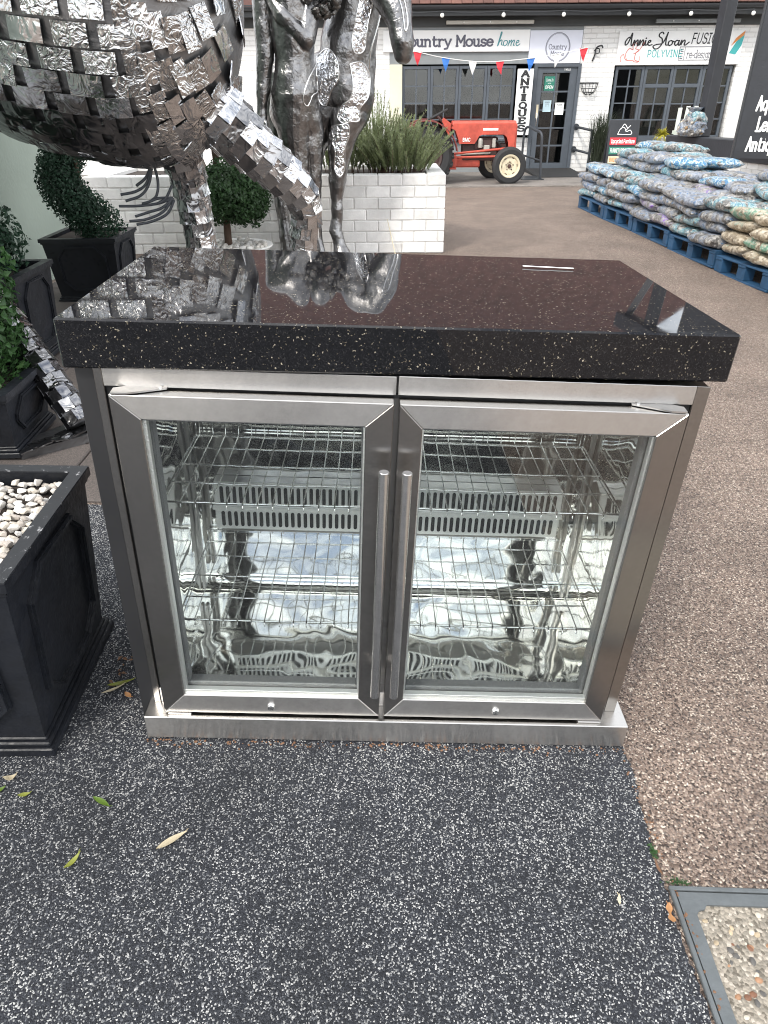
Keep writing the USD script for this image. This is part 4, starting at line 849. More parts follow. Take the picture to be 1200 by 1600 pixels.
# ------------------------------------------------------------------ lettering drawn by hand
def arc(cx, cy, rx, ry, a0, a1, n=10):
    a = np.radians(np.linspace(a0, a1, n)); return [(cx + rx * math.cos(t), cy + ry * math.sin(t)) for t in a]
def ser(x, y, w=.14): return [(x - w, y), (x + w, y)]
SLAB = {   # strokes in a box one capital high
 'A': (.78, [[(.08, 0), (.39, 1), (.70, 0)], [(.19, .36), (.59, .36)], ser(.08, 0, .11), ser(.70, 0, .11), [(.26, 1), (.39, 1)]]),
 'N': (.82, [[(.12, 0), (.12, 1), (.68, 0), (.68, 1)], ser(.12, 0), ser(.68, 1), [(0, 1), (.12, 1)]]),
 'T': (.74, [[(.36, 0), (.36, 1)], [(.02, .80), (.02, 1), (.70, 1), (.70, .80)], ser(.36, 0, .15)]),
 'I': (.42, [[(.2, 0), (.2, 1)], ser(.2, 0, .15), ser(.2, 1, .15)]),
 'Q': (.86, [arc(.4, .5, .37, .5, 0, 360, 26), [(.38, .14), (.52, .02), (.68, -.16), (.80, -.12)]]),
 'U': (.82, [[(.12, 1), (.12, .32)] + arc(.39, .3, .27, .3, 180, 360) + [(.66, 1)], ser(.12, 1), ser(.66, 1)]),
 'E': (.72, [[(.64, .20), (.64, 0), (.02, 0)], [(.14, 0), (.14, 1)], [(.02, 1), (.62, 1), (.62, .80)], [(.14, .52), (.46, .52)], [(.46, .62), (.46, .42)]]),
 'S': (.66, [arc(.33, .74, .27, .26, 30, 260, 14) + arc(.33, .25, .28, .25, 80, -150, 14), [(.57, .72), (.57, .98)], [(.05, .28), (.05, .02)]]),
 'C': (.80, [arc(.42, .5, .38, .5, 48, 316, 24), [(.68, .66), (.68, .98)]]),
 'M': (1.0, [[(.12, 0), (.12, 1), (.48, .34), (.84, 1), (.84, 0)], ser(.12, 0), ser(.84, 0), [(0, 1), (.12, 1)], [(.84, 1), (.96, 1)]]),
 'H': (.84, [[(.12, 0), (.12, 1)], [(.68, 0), (.68, 1)], [(.12, .5), (.68, .5)], ser(.12, 0), ser(.68, 0), ser(.12, 1), ser(.68, 1)]),
 'L': (.70, [[(.14, 1), (.14, 0)], [(0, 0), (.62, 0), (.62, .24)], ser(.14, 1)]),
 'o': (.70, [arc(.33, .33, .30, .33, 0, 360, 22)]),
 'u': (.76, [[(.02, .64), (.13, .64), (.13, .22)] + arc(.33, .20, .20, .20, 180, 340) + [(.56, .25)], [(.44, .64), (.56, .64), (.56, 0), (.68, 0)]]),
 'n': (.78, [[(.0, .64), (.13, .64), (.13, 0)], [(.13, .42)] + arc(.36, .44, .22, .21, 160, 0) + [(.58, 0)], ser(.13, 0, .12), ser(.58, 0, .12)]),
 't': (.58, [[(.2, .9), (.2, .18)] + arc(.37, .17, .17, .17, 180, 330), [(.02, .64), (.48, .64)]]),
 'r': (.64, [[(.02, .64), (.16, .64), (.16, 0)], [(.16, .38)] + arc(.40, .42, .22, .23, 170, 50), ser(.16, 0, .15)]),
 'y': (.76, [[(.08, .64), (.36, .04)], [(.64, .64), (.30, -.22), (.06, -.26)], ser(.08, .64, .10), ser(.64, .64, .10)]),
 's': (.60, [arc(.29, .48, .22, .17, 30, 260, 10) + arc(.29, .16, .23, .16, 80, -150, 10), [(.5, .47), (.5, .64)], [(.06, .2), (.06, .0)]]),
 'e': (.68, [[(.04, .35), (.60, .35)] + arc(.33, .33, .29, .32, 5, 325, 20)]),
 'a': (.68, [arc(.28, .48, .2, .17, 150, 20, 8) + [(.50, .08), (.62, 0)], arc(.27, .17, .22, .17, 60, 330, 14) + [(.49, .12)]]),
 'q': (.74, [arc(.31, .33, .28, .32, 20, 340, 20), [(.60, .64), (.60, -.28)], ser(.60, -.28, .13)]),
 'i': (.40, [[(.04, .64), (.18, .64), (.18, 0)], ser(.18, 0, .15), [(.16, .86), (.20, .86)]]),
 'c': (.62, [arc(.32, .33, .28, .32, 45, 320, 18)]),
 'd': (.76, [arc(.31, .33, .28, .32, 20, 340, 20), [(.46, 1), (.58, 1), (.58, 0), (.7, 0)]]),
 'g': (.72, [arc(.31, .36, .27, .28, 0, 360, 20), [(.68, .66), (.56, .60)], [(.58, .5), (.58, -.08)] + arc(.32, -.10, .26, .18, 0, -160, 10)]),
 '-': (.44, [[(.06, .32), (.36, .32)]]), ' ': (.4, [])}
def slab(s, h, wt=.085, squeeze=1.0, track=0.0):
    out = []; x = 0
    for ch in s:
        w, st = SLAB[ch]
        for q in st: out.append(LineString([((x + a * squeeze) * h, b * h) for a, b in q]).buffer(wt * h, cap_style=2 if len(q) == 2 else 1, quad_segs=3))
        x += w * squeeze + track
    return unary_union(out).simplify(.0008 * h * 10), x * h
def script(strokes, h, wt):
    return unary_union([LineString(spline([(a * h, b * h) for a, b in s], 7)).buffer(wt, quad_segs=3) for s in strokes if len(s) > 1])
def fitw(shape, w):
    from shapely import affinity
    x0, y0, x1, y1 = shape.bounds; return affinity.scale(affinity.translate(shape, -x0, 0), w / (x1 - x0), 1, origin=(0, 0))

# ------------------------------------------------------------------ the shop
FY = 13.9
shop = thing('shop_building', 'white painted brick shop with grey windows under a red tiled roof', 'shop', (0, FY, 0))
def wbox(x0, x1, z0, z1, d0=0.0, d1=.25, b=0.0): return box(x0, x1, d0, d1, z0, z1, b)
obj('wall', [wbox(-7, .215, 0, 2.5), wbox(.215, 2.95, 0, .60), wbox(3.715, 4.36, 0, 2.5), wbox(4.36, 6.60, 0, .56), wbox(4.36, 6.60, 1.76, 2.5), wbox(6.60, 7.6, 0, 2.5)], 'wall_brick', shop, label='white painted brick wall')
obj('upper_wall', [wbox(.215, 3.715, 1.80, 2.5, .002, .25)], 'panel_grey', shop, label='grey boarding behind the sign boards')
obj('window_pillar', wbox(.215, .45, .602, 1.798, -.03, .25, .006), 'cream_render', shop, label='cream rendered pillar beside the first window')
obj('window_apron', wbox(.452, 2.56, .02, .60, -.02, -.001), 'panel_grey', shop)
obj('pier_panel', wbox(6.62, 7.55, .575, 1.38, -.025, -.001, .004), 'white_render', shop)
obj('fascia', box(-7, 7.7, -.04, .0, 2.36, 2.52), 'fascia_dark', shop); obj('soffit', box(-7, 7.9, -.36, -.042, 2.50, 2.54), 'fascia_dark', shop)
gpts = [(math.cos(a) * .062, math.sin(a) * .06) for a in np.linspace(PI, 2 * PI, 10)]
gut = Polygon(gpts + [(x * .9, y * .9) for x, y in gpts[::-1]])
obj('gutter', moved(extrude(gut, 15.2), (-7.1, -.43, 2.63), np.array([[0, 0, 1], [1, 0, 0], [0, 1.0, 0]])), 'gutter_black', shop)
obj('eave_board', box(-7, 7.9, -.372, -.362, 2.49, 2.66), 'gutter_black', shop)
# roof: three tile courses built tile by tile over the eave, the slope above them
sl = math.radians(46); dy, dz = math.cos(sl), math.sin(sl)
R0 = np.array([0, -.40, 2.66])
def rp(s, up=0.0): return R0 + np.array([0, dy * s - dz * up, dz * s + dy * up])
rf = obj('roof', (np.array([[-7.2, *rp(.0, -.03)[1:]], [7.9, *rp(.0, -.03)[1:]], [7.9, *rp(.62, -.03)[1:]], [-7.2, *rp(.62, -.03)[1:]], [-7.2, *rp(6.6, -.0)[1:]], [6.0, *rp(6.6, 0)[1:]], [7.9, 6.6, 2.66], [-7.2, 11.0, 2.66], [7.9, 11, 2.66]]),
    np.array([[0, 1, 2, 3], [3, 2, 5, 4], [2, 6, 5, 5], [1, 6, 2, 2], [4, 5, 8, 7], [5, 6, 8, 8]])), 'roof_far', shop)
rr_ = np.random.default_rng(23); cnt = 0
for k in range(3):
    for i in range(-6, 44):
        x = i * .182 + (k % 2) * .091
        if x < -1.3 or x > 7.7: continue
        v = box(x + .003, x + .179, 0, .24, 0, .016, .003); v.vertices = np.c_[v.vertices[:, 0], v.vertices[:, 1], v.vertices[:, 2] + .012 * (v.vertices[:, 1] < .05) + rr_.uniform(-.003, .003)]
        Q = np.array([rp(k * .165 - .03 + a, b + .004) for a, b in v.vertices[:, 1:]]); Q[:, 0] = v.vertices[:, 0]
        obj('roof_tile', trimesh.Trimesh(Q, v.faces, process=False), f'roof_tile_{"abc"[rr_.integers(3)]}', rf)
obj('room_shell', [box(-.2, 7.5, 2.6, 2.7, 0, 2.48), box(-.3, -.2, .26, 2.7, 0, 2.48), box(7.5, 7.58, .26, 2.7, 0, 2.48), box(-.2, 7.5, .26, 2.6, 2.40, 2.47), box(-.2, 7.5, .26, 2.6, -.02, .01)], 'room_dark', shop)
gd = np.random.default_rng(31)
for k in range(16):
    x = gd.uniform(.6, 6.3); w, h = gd.uniform(.06, .18), gd.uniform(.15, .5)
    if 2.5 < x < 3.8: continue
    obj('shop_goods', moved(lathe([(0, 0), (w, 0), (w * gd.uniform(.6, 1.1), h * .5), (w * .5, h * .8), (w * .25, h), (0, h)], 12), (x, gd.uniform(.45, 1.2), .62 + gd.uniform(0, .2))), 'room_goods', shop, smooth=True)
def window(x0, x1, z0, z1, cols, rows, y=.03, top=None, name='window', fw_=.045):
    """A casement: frame, one glazing bar part per bar, one pane per light."""
    w = part(name, shop)
    obj('frame', [box(x0, x0 + fw_, y, y + .06, z0, z1), box(x1 - fw_, x1, y, y + .06, z0, z1), box(x0 + fw_, x1 - fw_, y + .001, y + .06, z0, z0 + fw_), box(x0 + fw_, x1 - fw_, y + .001, y + .06, z1 - fw_, z1)] + ([box(x0 + fw_, x1 - fw_, y + .0005, y + .06, top - .03, top + .03)] if top else []), 'frame_grey', w)
    xs = np.linspace(x0 + fw_, x1 - fw_, cols + 1); hi = top - .03 if top else z1 - fw_
    zs = list(np.linspace(z0 + fw_, hi, rows + 1)); 
    for i in range(1, cols): obj('glazing_bar', box(xs[i] - .011, xs[i] + .011, y + .012, y + .048, z0 + fw_, z1 - fw_), 'frame_grey', w)
    for j in range(1, rows): obj('glazing_bar', box(x0 + fw_, x1 - fw_, y + .013, y + .047, zs[j] - .011, zs[j] + .011), 'frame_grey', w)
    spans = list(zip(zs[:-1], zs[1:])) + ([(top + .03, z1 - fw_)] if top else [])
    for i in range(cols):
        for a, b in spans: obj('pane', box(xs[i] + .006, xs[i + 1] - .006, y + .028, y + .032, a + .006, b - .006), 'shop_glass', w)
W0, W1 = .45, 2.555
for i in range(4): window(W0 + (W1 - W0) * i / 4 + .004, W0 + (W1 - W0) * (i + 1) / 4 - .004, .60, 1.775, 2, 4)
obj('window_sill', box(W0 - .03, W1 + .02, -.09, .03, .555, .598, .006), 'frame_grey', shop)
V0, V1 = 4.40, 6.56
for i in range(4): window(V0 + (V1 - V0) * i / 4 + .004, V0 + (V1 - V0) * (i + 1) / 4 - .004, .58, 1.745, 2, 4 if i in (0, 3) else 3, top=None if i in (0, 3) else 1.44)
obj('window_sill', box(V0 - .04, V1 + .04, -.09, .03, .535, .578, .006), 'frame_grey', shop)
# door
dr = part('door', shop)
D0, D1, DZ = 2.94, 3.715, 1.795
obj('door_frame', [box(D0 - .06, D0, -.03, .10, 0, DZ), box(D1 - .03, D1 + .03, -.03, .10, 0, DZ), box(D0, D1 - .03, -.029, .10, DZ - .05, DZ)], 'frame_grey', dr)
a0, a1, b0, b1 = D0 + .11, D1 - .16, .17, DZ - .14
obj('door_leaf', [box(D0 + .003, a0, .0, .05, .025, DZ - .053), box(a1, D1 - .033, .0, .05, .025, DZ - .053), box(a0, a1, .0005, .05, .025, b0), box(a0, a1, .0005, .05, b1, DZ - .053)], 'frame_grey', dr)
xs = np.linspace(a0, a1, 3); zs = np.linspace(b0, b1, 6)
obj('glazing_bar', box(xs[1] - .014, xs[1] + .014, .008, .042, b0, b1), 'frame_grey', dr)
for j in range(1, 5): obj('glazing_bar', box(a0, a1, .009, .041, zs[j] - .013, zs[j] + .013), 'frame_grey', dr)
for i in range(2):
    for j in range(5): obj('pane', box(xs[i] + .012, xs[i + 1] - .012, .024, .028, zs[j] + .01, zs[j + 1] - .01), 'shop_glass', dr)
obj('door_handle', tube([(D0 + .06, -.04, .80), (D0 + .06, -.05, .86), (D0 + .06, -.05, .96), (D0 + .06, -.04, 1.0)], .01, 8), 'chrome_wire', dr, smooth=True)
obj('name_lettering', [text_up('COUNTRY', .022, 3.37, -.032, 1.722, .002, False, .14), text_up('7 MILLS', .026, 3.43, -.032, 1.690, .002, True, .12)][1:], 'ink_white', dr)
def notice(name, label, x0, x1, z0, z1, m, y, texts, cat='notice'):
    t = thing(name, label, cat, ((x0 + x1) / 2, FY + y, z0)); w = x1 - x0; h = z1 - z0
    obj('sheet', box(-w / 2, w / 2, -.003, 0, 0, h), m, t)
    for s, hh, zz, mm, ww, bold in texts: obj('lettering', text_up(s, hh, -ww / 2, -.0035, zz, .0015, bold, ww), mm, t)
plain('notice_green', (.02, .17, .12), .5); plain('notice_blue', (.42, .55, .60), .5)
notice('open_sign', 'green shop door sign reading OPEN', a0 + .045, a0 + .235, 1.375, 1.60, 'notice_green', .006, [('Come In', .045, .145, 'ink_white', .13, False), ("we're", .022, .105, 'ink_white', .06, False), ('OPEN', .05, .03, 'flag_white', .15, True)], 'sign')
notice('door_notice', 'pale blue paper notice on the shop door, left pane', a0 + .06, a0 + .21, 1.03, 1.22, 'notice_blue', .006, [('OPENING', .018, .15, 'ink_slate', .09, True), ('HOURS', .016, .12, 'ink_slate', .07, False), ('10 - 5', .016, .09, 'ink_slate', .07, False)])
notice('door_notice', 'white paper notice on the shop door, right pane', a1 - .215, a1 - .05, .98, 1.18, 'sign_white', .006, [('PLEASE', .02, .155, 'ink_black', .10, True), ('PULL DOOR', .016, .12, 'ink_slate', .12, False), ('thank you', .015, .06, 'ink_slate', .09, False)])
notice('push_plate_notice', 'narrow tall cream notice on the door edge', D0 + .045, D0 + .085, .93, 1.15, 'rim_cream', -.008, [])
# sign boards
sg = thing('shop_sign', 'long white shop sign lettered Country Mouse home', 'sign', (0, FY, 1.985))
obj('board', box(.10, 2.745, -.045, -.003, 0, .325, .004), 'sign_white', sg)
shp, w = slab('Country Mouse', .155, .095); obj('lettering', upright(fitw(shp, 1.68), .42, -.0455, .085, .004), 'ink_slate', sg)
home = [[(.10, 0), (.22, .5), (.34, 1.05), (.40, 1.0), (.28, .55), (.16, .05)], [(.18, .22), (.36, .45), (.44, .40), (.40, .12), (.50, .05)], [(.74, .42), (.60, .36), (.56, .12), (.66, .0), (.82, .12), (.86, .36), (.74, .42)], [(.92, .0), (1.02, .42), (.98, .2)], [(1.0, .2), (1.16, .44), (1.20, .36), (1.14, .02)], [(1.17, .2), (1.34, .44), (1.40, .36), (1.34, .06), (1.42, .04)], [(1.54, .2), (1.72, .28), (1.74, .40), (1.62, .40), (1.54, .16), (1.64, .0), (1.84, .14)]]
obj('script_lettering', upright(fitw(script(home, .19, .0065), .42), 2.16, -.0455, .085, .004), 'ink_teal', sg)
ds = thing('shop_sign', 'square cool white sign above the door with a round emblem', 'sign', (0, FY, 1.80))
obj('board', box(2.752, 3.70, -.03, -.003, 0, .50, .004), 'sign_cool', ds)
obj('ring_emblem', [upright(Point(0, 0).buffer(.222, 32).difference(Point(0, 0).buffer(.215, 32)), 3.27, -.0305, .245, .004), upright(Point(0, 0).buffer(.207, 32).difference(Point(0, 0).buffer(.203, 32)), 3.27, -.0305, .245, .004)], 'ink_slate', ds)
for s, zz, ww in (('Country', .215, .33), ('Mouse', .115, .25)):
    shp, _ = slab(s, .075, .055); obj('lettering', upright(fitw(shp, ww), 3.27 - ww / 2, -.0305, zz, .004), 'ink_slate', ds)
asg = thing('hanging_sign', 'tall white board lettered ANTIQUES down its length', 'sign', (2.70, FY - .14, .655))
obj('board', box(-.145, .150, -.02, 0, 0, 1.06, .004), 'sign_white', asg)
for i, ch in enumerate('ANTIQUES'):
    shp, _ = slab(ch, .094, .12); shp = fitw(shp, .10 if ch == 'I' else .165); x0_, _, x1_, _ = shp.bounds; obj('letter', upright(shp, -(x0_ + x1_) / 2, -.0205, .935 - i * .124, .004), 'ink_black', asg)
s3 = thing('shop_sign', 'white sign board over the second window with paint names', 'sign', (0, FY, 1.765))
obj('board', box(4.36, 6.62, -.035, -.003, 0, .515, .004), 'sign_white', s3)
annie = [[(.42, .62), (.30, .72), (.10, .40), (.12, .10), (.30, .30), (.50, 1.05), (.50, .60), (.52, .12), (.62, .1), (.72, .48), (.76, .3), (.76, .08)], [(.76, .2), (.92, .5), (.98, .4), (.96, .1), (1.04, .08), (1.12, .5), (1.14, .1)], [(1.14, .2), (1.30, .5), (1.36, .4), (1.34, .1), (1.44, .1), (1.52, .46), (1.52, .12), (1.62, .1), (1.72, .26), (1.86, .34), (1.86, .46), (1.74, .42), (1.70, .2), (1.80, .06), (2.0, .12)],
         [(1.53, .62), (1.54, .66)], [(2.72, .98), (2.62, 1.12), (2.44, 1.0), (2.44, .78), (2.66, .58), (2.70, .2), (2.5, -.16), (2.24, -.22), (2.10, -.02), (2.3, .12), (2.72, .22), (2.90, .62), (3.02, 1.1), (2.96, .6), (2.98, .12), (3.1, .08)], [(3.32, .44), (3.18, .36), (3.16, .12), (3.28, .04), (3.42, .18), (3.42, .38), (3.32, .44), (3.56, .34)], [(3.86, .42), (3.70, .44), (3.60, .2), (3.70, .04), (3.84, .2), (3.90, .44), (3.88, .12), (3.98, .08), (4.08, .46), (4.08, .1)], [(4.08, .2), (4.24, .46), (4.32, .38), (4.30, .1), (4.4, .08), (4.62, .3)]]
obj('script_lettering', upright(fitw(script(annie, .185, .0085), 1.18), 4.47, -.0355, .285, .004), 'ink_black', s3)
obj('lettering', text_up('FUSION', .165, 5.68, -.0355, .315, .004, False, .56, .12), 'ink_black', s3)
obj('turquoise_lettering', text_up('POLYVINE', .115, 4.92, -.0355, .115, .004, False, .62), 'ink_turquoise', s3)
mouse = [[(.04, .0), (.0, .16), (.12, .28), (.2, .14), (.3, .06), (.62, .04)], [(.3, .06), (.22, .3), (.36, .5), (.52, .46), (.5, .62), (.6, .72), (.7, .62), (.64, .5), (.8, .44), (.68, .34), (.66, .1), (.74, .04), (.84, .02)], [(.58, .3), (.8, .42), (1.0, .74)], [(.62, .0), (.86, -.0), (.86, .2)]]
obj('mouse_drawing', upright(script(mouse, .40, .005), 4.43, -.0355, .05, .004), 'ink_red', s3)
shp, _ = slab('re-design', .12, .045); obj('redesign_lettering', upright(fitw(shp, .46), 5.63, -.0355, .10, .004), 'ink_slate', s3)
fr = sbox(0, 0, .70, .21); fr = fr.difference(fr.buffer(-.009)).union(sbox(.098, 0, .104, .21)); obj('lettering_frame', upright(fr, 5.49, -.0355, .065, .004), 'ink_slate', s3)
obj('small_mark', [upright(sbox(0, 0, .05, .012), 5.515, -.0355, .09 + .035 * k, .003) for k in range(5)], 'ink_slate', s3)
obj('colour_leaf', upright(Polygon([(.0, .1), (.10, .28), (.22, .38), (.20, .22), (.12, .08)]), 6.40, -.0355, .07, .004), 'ink_turquoise', s3)
obj('colour_leaf', upright(Polygon([(.03, .24), (.10, .36), (.24, .47), (.23, .40)]), 6.38, -.0355, .04, .004), 'ink_orange', s3)
# lights and brackets on the wall
def light_bar(x0, x1, z, label, m='alu_bar'):
    t = thing('light_bar', label, 'light', ((x0 + x1) / 2, FY - .12, z)); h = (x1 - x0) / 2
    obj('trough', box(-h, h, -.03, .03, -.03, .03, .008), m, t)
    for x in (-h * .6, 0, h * .6): obj('arm', box(x - .01, x + .01, .03, .118, -.008, .008), 'gutter_black', t); obj('fixing', moved(trimesh.creation.icosphere(1, .012), (x, -.032, 0)), 'sign_white', t)
light_bar(1.22, 2.78, 2.415, 'brown sign light bar above the long shop sign'); light_bar(4.95, 6.45, 2.415, 'pale light bar above the paint names sign', 'panel_grey')
fs = thing('festoon_lights', 'string of small round bulbs hung below the gutter', 'string lights', (0, FY - .46, 2.55))
bx = [-.1, 1.12, 2.18, 3.22, 4.35, 5.42, 6.5]
for a, b in zip(bx[:-1], bx[1:]): obj('cord', tube([(a + (b - a) * s, 0, .0 - .05 * 4 * s * (1 - s) * .4) for s in np.linspace(0, 1, 9)], .006, 5), 'gutter_black', fs)
for x in bx:
    obj('bulb', moved(trimesh.creation.icosphere(2, .034), (x, 0, -.06)), 'bulb_glass', fs, smooth=True); obj('socket', moved(trimesh.creation.cylinder(.016, .04, sections=8), (x, 0, -.02)), 'gutter_black', fs)
bt = thing('bunting', 'line of red, white and blue pennants across the shop front', 'bunting', (0, FY - .55, 0))
BL = spline([(.62, -.05, 1.975), (1.2, 0, 1.87), (1.9, .0, 1.81), (2.72, 0, 1.86), (3.3, .08, 1.94), (3.72, .2, 2.02)], 10)
obj('string', tube(BL, .006, 5), 'cord_white', bt)
for k, (x, c) in enumerate([(.70, 'red'), (1.20, 'blue'), (1.68, 'white'), (2.16, 'red'), (2.70, 'blue'), (3.17, 'white'), (3.66, 'red')]):
    y, z = np.interp(x, BL[:, 0], BL[:, 1]), np.interp(x, BL[:, 0], BL[:, 2]); w = .075; s_ = np.random.default_rng(k).normal(0, .02)
    Vv = np.array([[x - w, y, z + .004], [x, y + .012, z], [x + w, y, z + .004], [x - .045, y - .012, z - .1], [x + .045, y + .012, z - .1], [x + s_, y + .02, z - .205]])
    T2 = (np.vstack([Vv, Vv + [0, .002, 0]]), np.array([[0, 3, 1], [1, 3, 4], [1, 4, 2], [3, 5, 4], [6, 7, 9], [7, 10, 9], [7, 8, 10], [9, 10, 11]]))
    obj('pennant', T2, 'flag_' + c, bt)
bk = thing('wall_basket', 'half round iron hay basket mounted on the white brick pier', 'planter basket', (3.93, FY - .002, 1.30))
for r_, z in ((.155, .19), (.138, .10), (.10, .04)): obj('hoop', tube([(r_ * math.cos(a), -r_ * math.sin(a), z) for a in np.linspace(0, PI, 13)], .007, 5), 'gutter_black', bk)
obj('top_rail', tube([(-.17, -.006, .19), (.17, -.006, .19)], .009, 5), 'gutter_black', bk)
for a in np.linspace(0, PI, 8): obj('rib', tube([(rr2 * math.cos(a), -rr2 * math.sin(a) - .005, z) for rr2, z in ((.155, .19), (.14, .10), (.1, .04), (.03, .0))], .005, 5), 'gutter_black', bk)
orn = thing('wall_bracket', 'small black scrolled iron bracket high on the brick pier', 'bracket', (3.98, FY - .002, 1.93))
obj('stem', tube(spline([(-.05, -.01, -.10), (-.02, -.02, .0), (-.01, -.04, .10), (.06, -.10, .13), (.10, -.06, .10)], 6), .013, 6), 'gutter_black', orn, smooth=True)
obj('scroll', tube(spline([(-.03, -.02, .02), (.04, -.05, .02), (.045, -.05, .08), (.0, -.03, .09), (-.04, -.02, .06)], 6), .010, 6), 'gutter_black', orn, smooth=True)
pr_ = thing('pipe_rail', 'black pipe rail bolted to the brick pier beside the door', 'rail', (3.80, FY - .002, 0))
for z in (.78, .40): obj('flange', moved(trimesh.creation.cylinder(.055, .03, sections=18), (-.02, -.015, z), rot([1, 0, 0], PI / 2)), 'pipe_dark', pr_, smooth=40); obj('arm', tube(spline([(-.02, -.03, z), (.02, -.25, z - .01), (.19, -.42, z - .05)], 6), .022, 8), 'pipe_dark', pr_, smooth=True)
obj('post', tube([(.19, -.42, .0), (.19, -.42, .75)], .026, 10), 'pipe_dark', pr_, smooth=True)
dm = thing('door_mat', 'black rubber ramp mat before the shop door', 'mat', (3.28, 13.25, .02))
obj('mat_sheet', as_tm(mf.Manifold.hull_points(np.array([(x, y, z) for x in (-.42, .48) for y, zz in ((-.62, .012), (.60, .06)) for z in (0, zz)], float))), 'mat_black', dm)
hr_ = thing('hand_rail', 'dark tubular hand rail between tractor wheel and shop door', 'rail', (2.66, 13.0, .02))
loop = spline([(.18, -.75, 0), (.16, -.72, .42), (.14, -.70, .70), (.06, -.52, .76), (-.02, -.30, .80), (-.06, -.20, .72), (-.07, -.2, .4), (-.08, -.2, .0)], 6)
obj('loop', tube(loop, .022, 8), 'pipe_dark', hr_, smooth=True); obj('mid_bar', tube([(.15, -.71, .30), (-.07, -.2, .36)], .016, 8), 'pipe_dark', hr_, smooth=True)
obj('base_plate', box(-.14, .24, -.80, -.14, 0, .014, .003), 'gutter_black', hr_)
gr_ = thing('grass_plant', 'tall dark grassy plant against the white brick pier', 'grass plant', (4.12, 13.35, .02))
V = []; F = []; k = 0; r2 = np.random.default_rng(9)
for i in range(420):
    a = r2.uniform(0, 2 * PI); L = r2.uniform(.45, .98); o = np.array([r2.normal(0, .05), r2.normal(0, .05), .15]); d = np.array([math.cos(a), math.sin(a), 0]); sd = np.array([-math.sin(a), math.cos(a), 0]) * .006; q = r2.uniform(.08, .34)
    P = [o, o + d * q * .25 + [0, 0, L * .5], o + d * q * .7 + [0, 0, L * .85], o + d * q * 1.2 + [0, 0, L * r2.uniform(.8, 1)]]
    for j in range(3):
        V += [P[j] - sd * (1 - j / 3.5), P[j] + sd * (1 - j / 3.5), P[j + 1] + sd * (1 - (j + 1) / 3.5), P[j + 1] - sd * (1 - (j + 1) / 3.5)]; F += [[k, k + 1, k + 2], [k, k + 2, k + 3]]; k += 4
obj('blades', trimesh.Trimesh(np.array(V), F, process=False), 'leaf_grass', gr_, kind='stuff'); obj('pot', lathe([(0, 0), (.12, 0), (.16, .22), (.15, .22), (.0, .18)], 20), 'gutter_black', gr_, smooth=40)
# chalk board
cb = thing('chalk_board', 'black A board with coloured bands of lettering by the brick pier', 'A board', (4.14, 12.1, .02), -.08)
for s in (1, -1):
    b_ = box(-.25, .25, -.012, .012, 0, .92, .003); R_ = rot([1, 0, 0], -s * .17)
    q = obj('board' if s > 0 else 'rear_board', moved(b_, (0, -.15 * s if s > 0 else .17, 0), R_), 'timber_black', cb)
    if s > 0:
        F4 = lambda mm: moved(mm, (0, -.15, 0), R_)
        for z, m_, tx, ink in ((.55, 'flag_red', 'Upcycled Furniture', 'ink_white'), (.41, 'notice_green', 'FURNITURE PAINTS', 'ink_white'), (.27, 'rim_cream', 'BRIC-A-BRAC', 'ink_orange'), (.13, 'sign_white', 'GIFTS', 'ink_red')):
            bd = obj('band', F4(box(-.215, .215, -.0165, -.0122, z, z + .11)), {'flag_red': 'band_pink', 'notice_green': 'band_green'}.get(m_, m_) if False else m_, cb)
            obj('band_lettering', F4(text_up(tx, .06, -.195, -.0168, z + .025, .002, True, .39)), ink, bd)
        obj('chalk_drawing', F4(upright(script([[(-.1, .0), (-.06, .08), (.0, .10), (.04, .04), (.1, .06), (.12, .0), (-.1, 0)], [(-.05, .08), (.0, .15), (.06, .08)], [(.02, .05), (.1, .13)]], 1.0, .005), 0, -.0123, .71, .002)), 'ink_white', cb)

# ------------------------------------------------------------------ the red tractor (its own frame: x forward, z up)
tc = thing('tractor', 'small vintage red tractor parked before the shop window', 'tractor', (1.62, 12.15, .0), -.03)
def side_profile(y0, y1, poly):
    return moved(extrude(Polygon(poly), y1 - y0), (0, y1, 0), XZ)
hood_side = [(-.36, .90), (-.40, .83), (-.33, .80), (-.27, .66), (-.26, .60), (.0, .60), (.04, .66), (.07, .715), (.12, .735), (.48, .735), (.53, .70), (.56, .62), (.58, .40), (.66, .40), (.68, .88), (.66, .90)]
for y in (-.21, .195): obj('hood_side', side_profile(y, y + .015, hood_side), 'tractor_red', tc)
top = [(-.195, 0), (-.21, -.02), (.21, -.02), (.195, 0), (.15, .028), (.0, .038), (-.15, .028)]
obj('hood', moved(extrude(Polygon(top), 1.06), (-.38, 0, .90), np.array([[0, 0, 1], [1, 0, 0], [0, 1.0, 0]])), 'tractor_red', tc)
obj('cowl', as_tm(mf.Manifold.hull_points(np.array([(x, y, z) for x, z in ((-.40, .90), (-.52, .98), (-.55, .93), (-.42, .70)) for y in (-.17, .17)], float))), 'tractor_red', tc)
gl_ = obj('grille', box(.66, .70, -.19, .19, .42, .895, .014), 'tractor_red', tc)
for k in range(9): obj('grille_slat', box(.70, .706, -.15 + k * .0375 - .006, -.15 + k * .0375 + .006, .50, .84), 'tractor_dark', gl_)
obj('engine_block', [box(-.20, .40, -.13, .13, .34, .70, .02), box(.0, .3, -.15, -.128, .52, .66, .01), box(.40, .56, -.1, .1, .36, .60, .02)], 'tractor_dark', tc)
obj('sump', [box(-.36, .12, -.12, .12, .24, .40, .02)], 'tractor_red', tc)
obj('oil_filter', moved(lathe([(0, 0), (.035, 0), (.04, .02), (.04, .12), (.03, .14), (0, .145)], 14), (.10, -.17, .54)), 'alu_bar', tc, smooth=40)
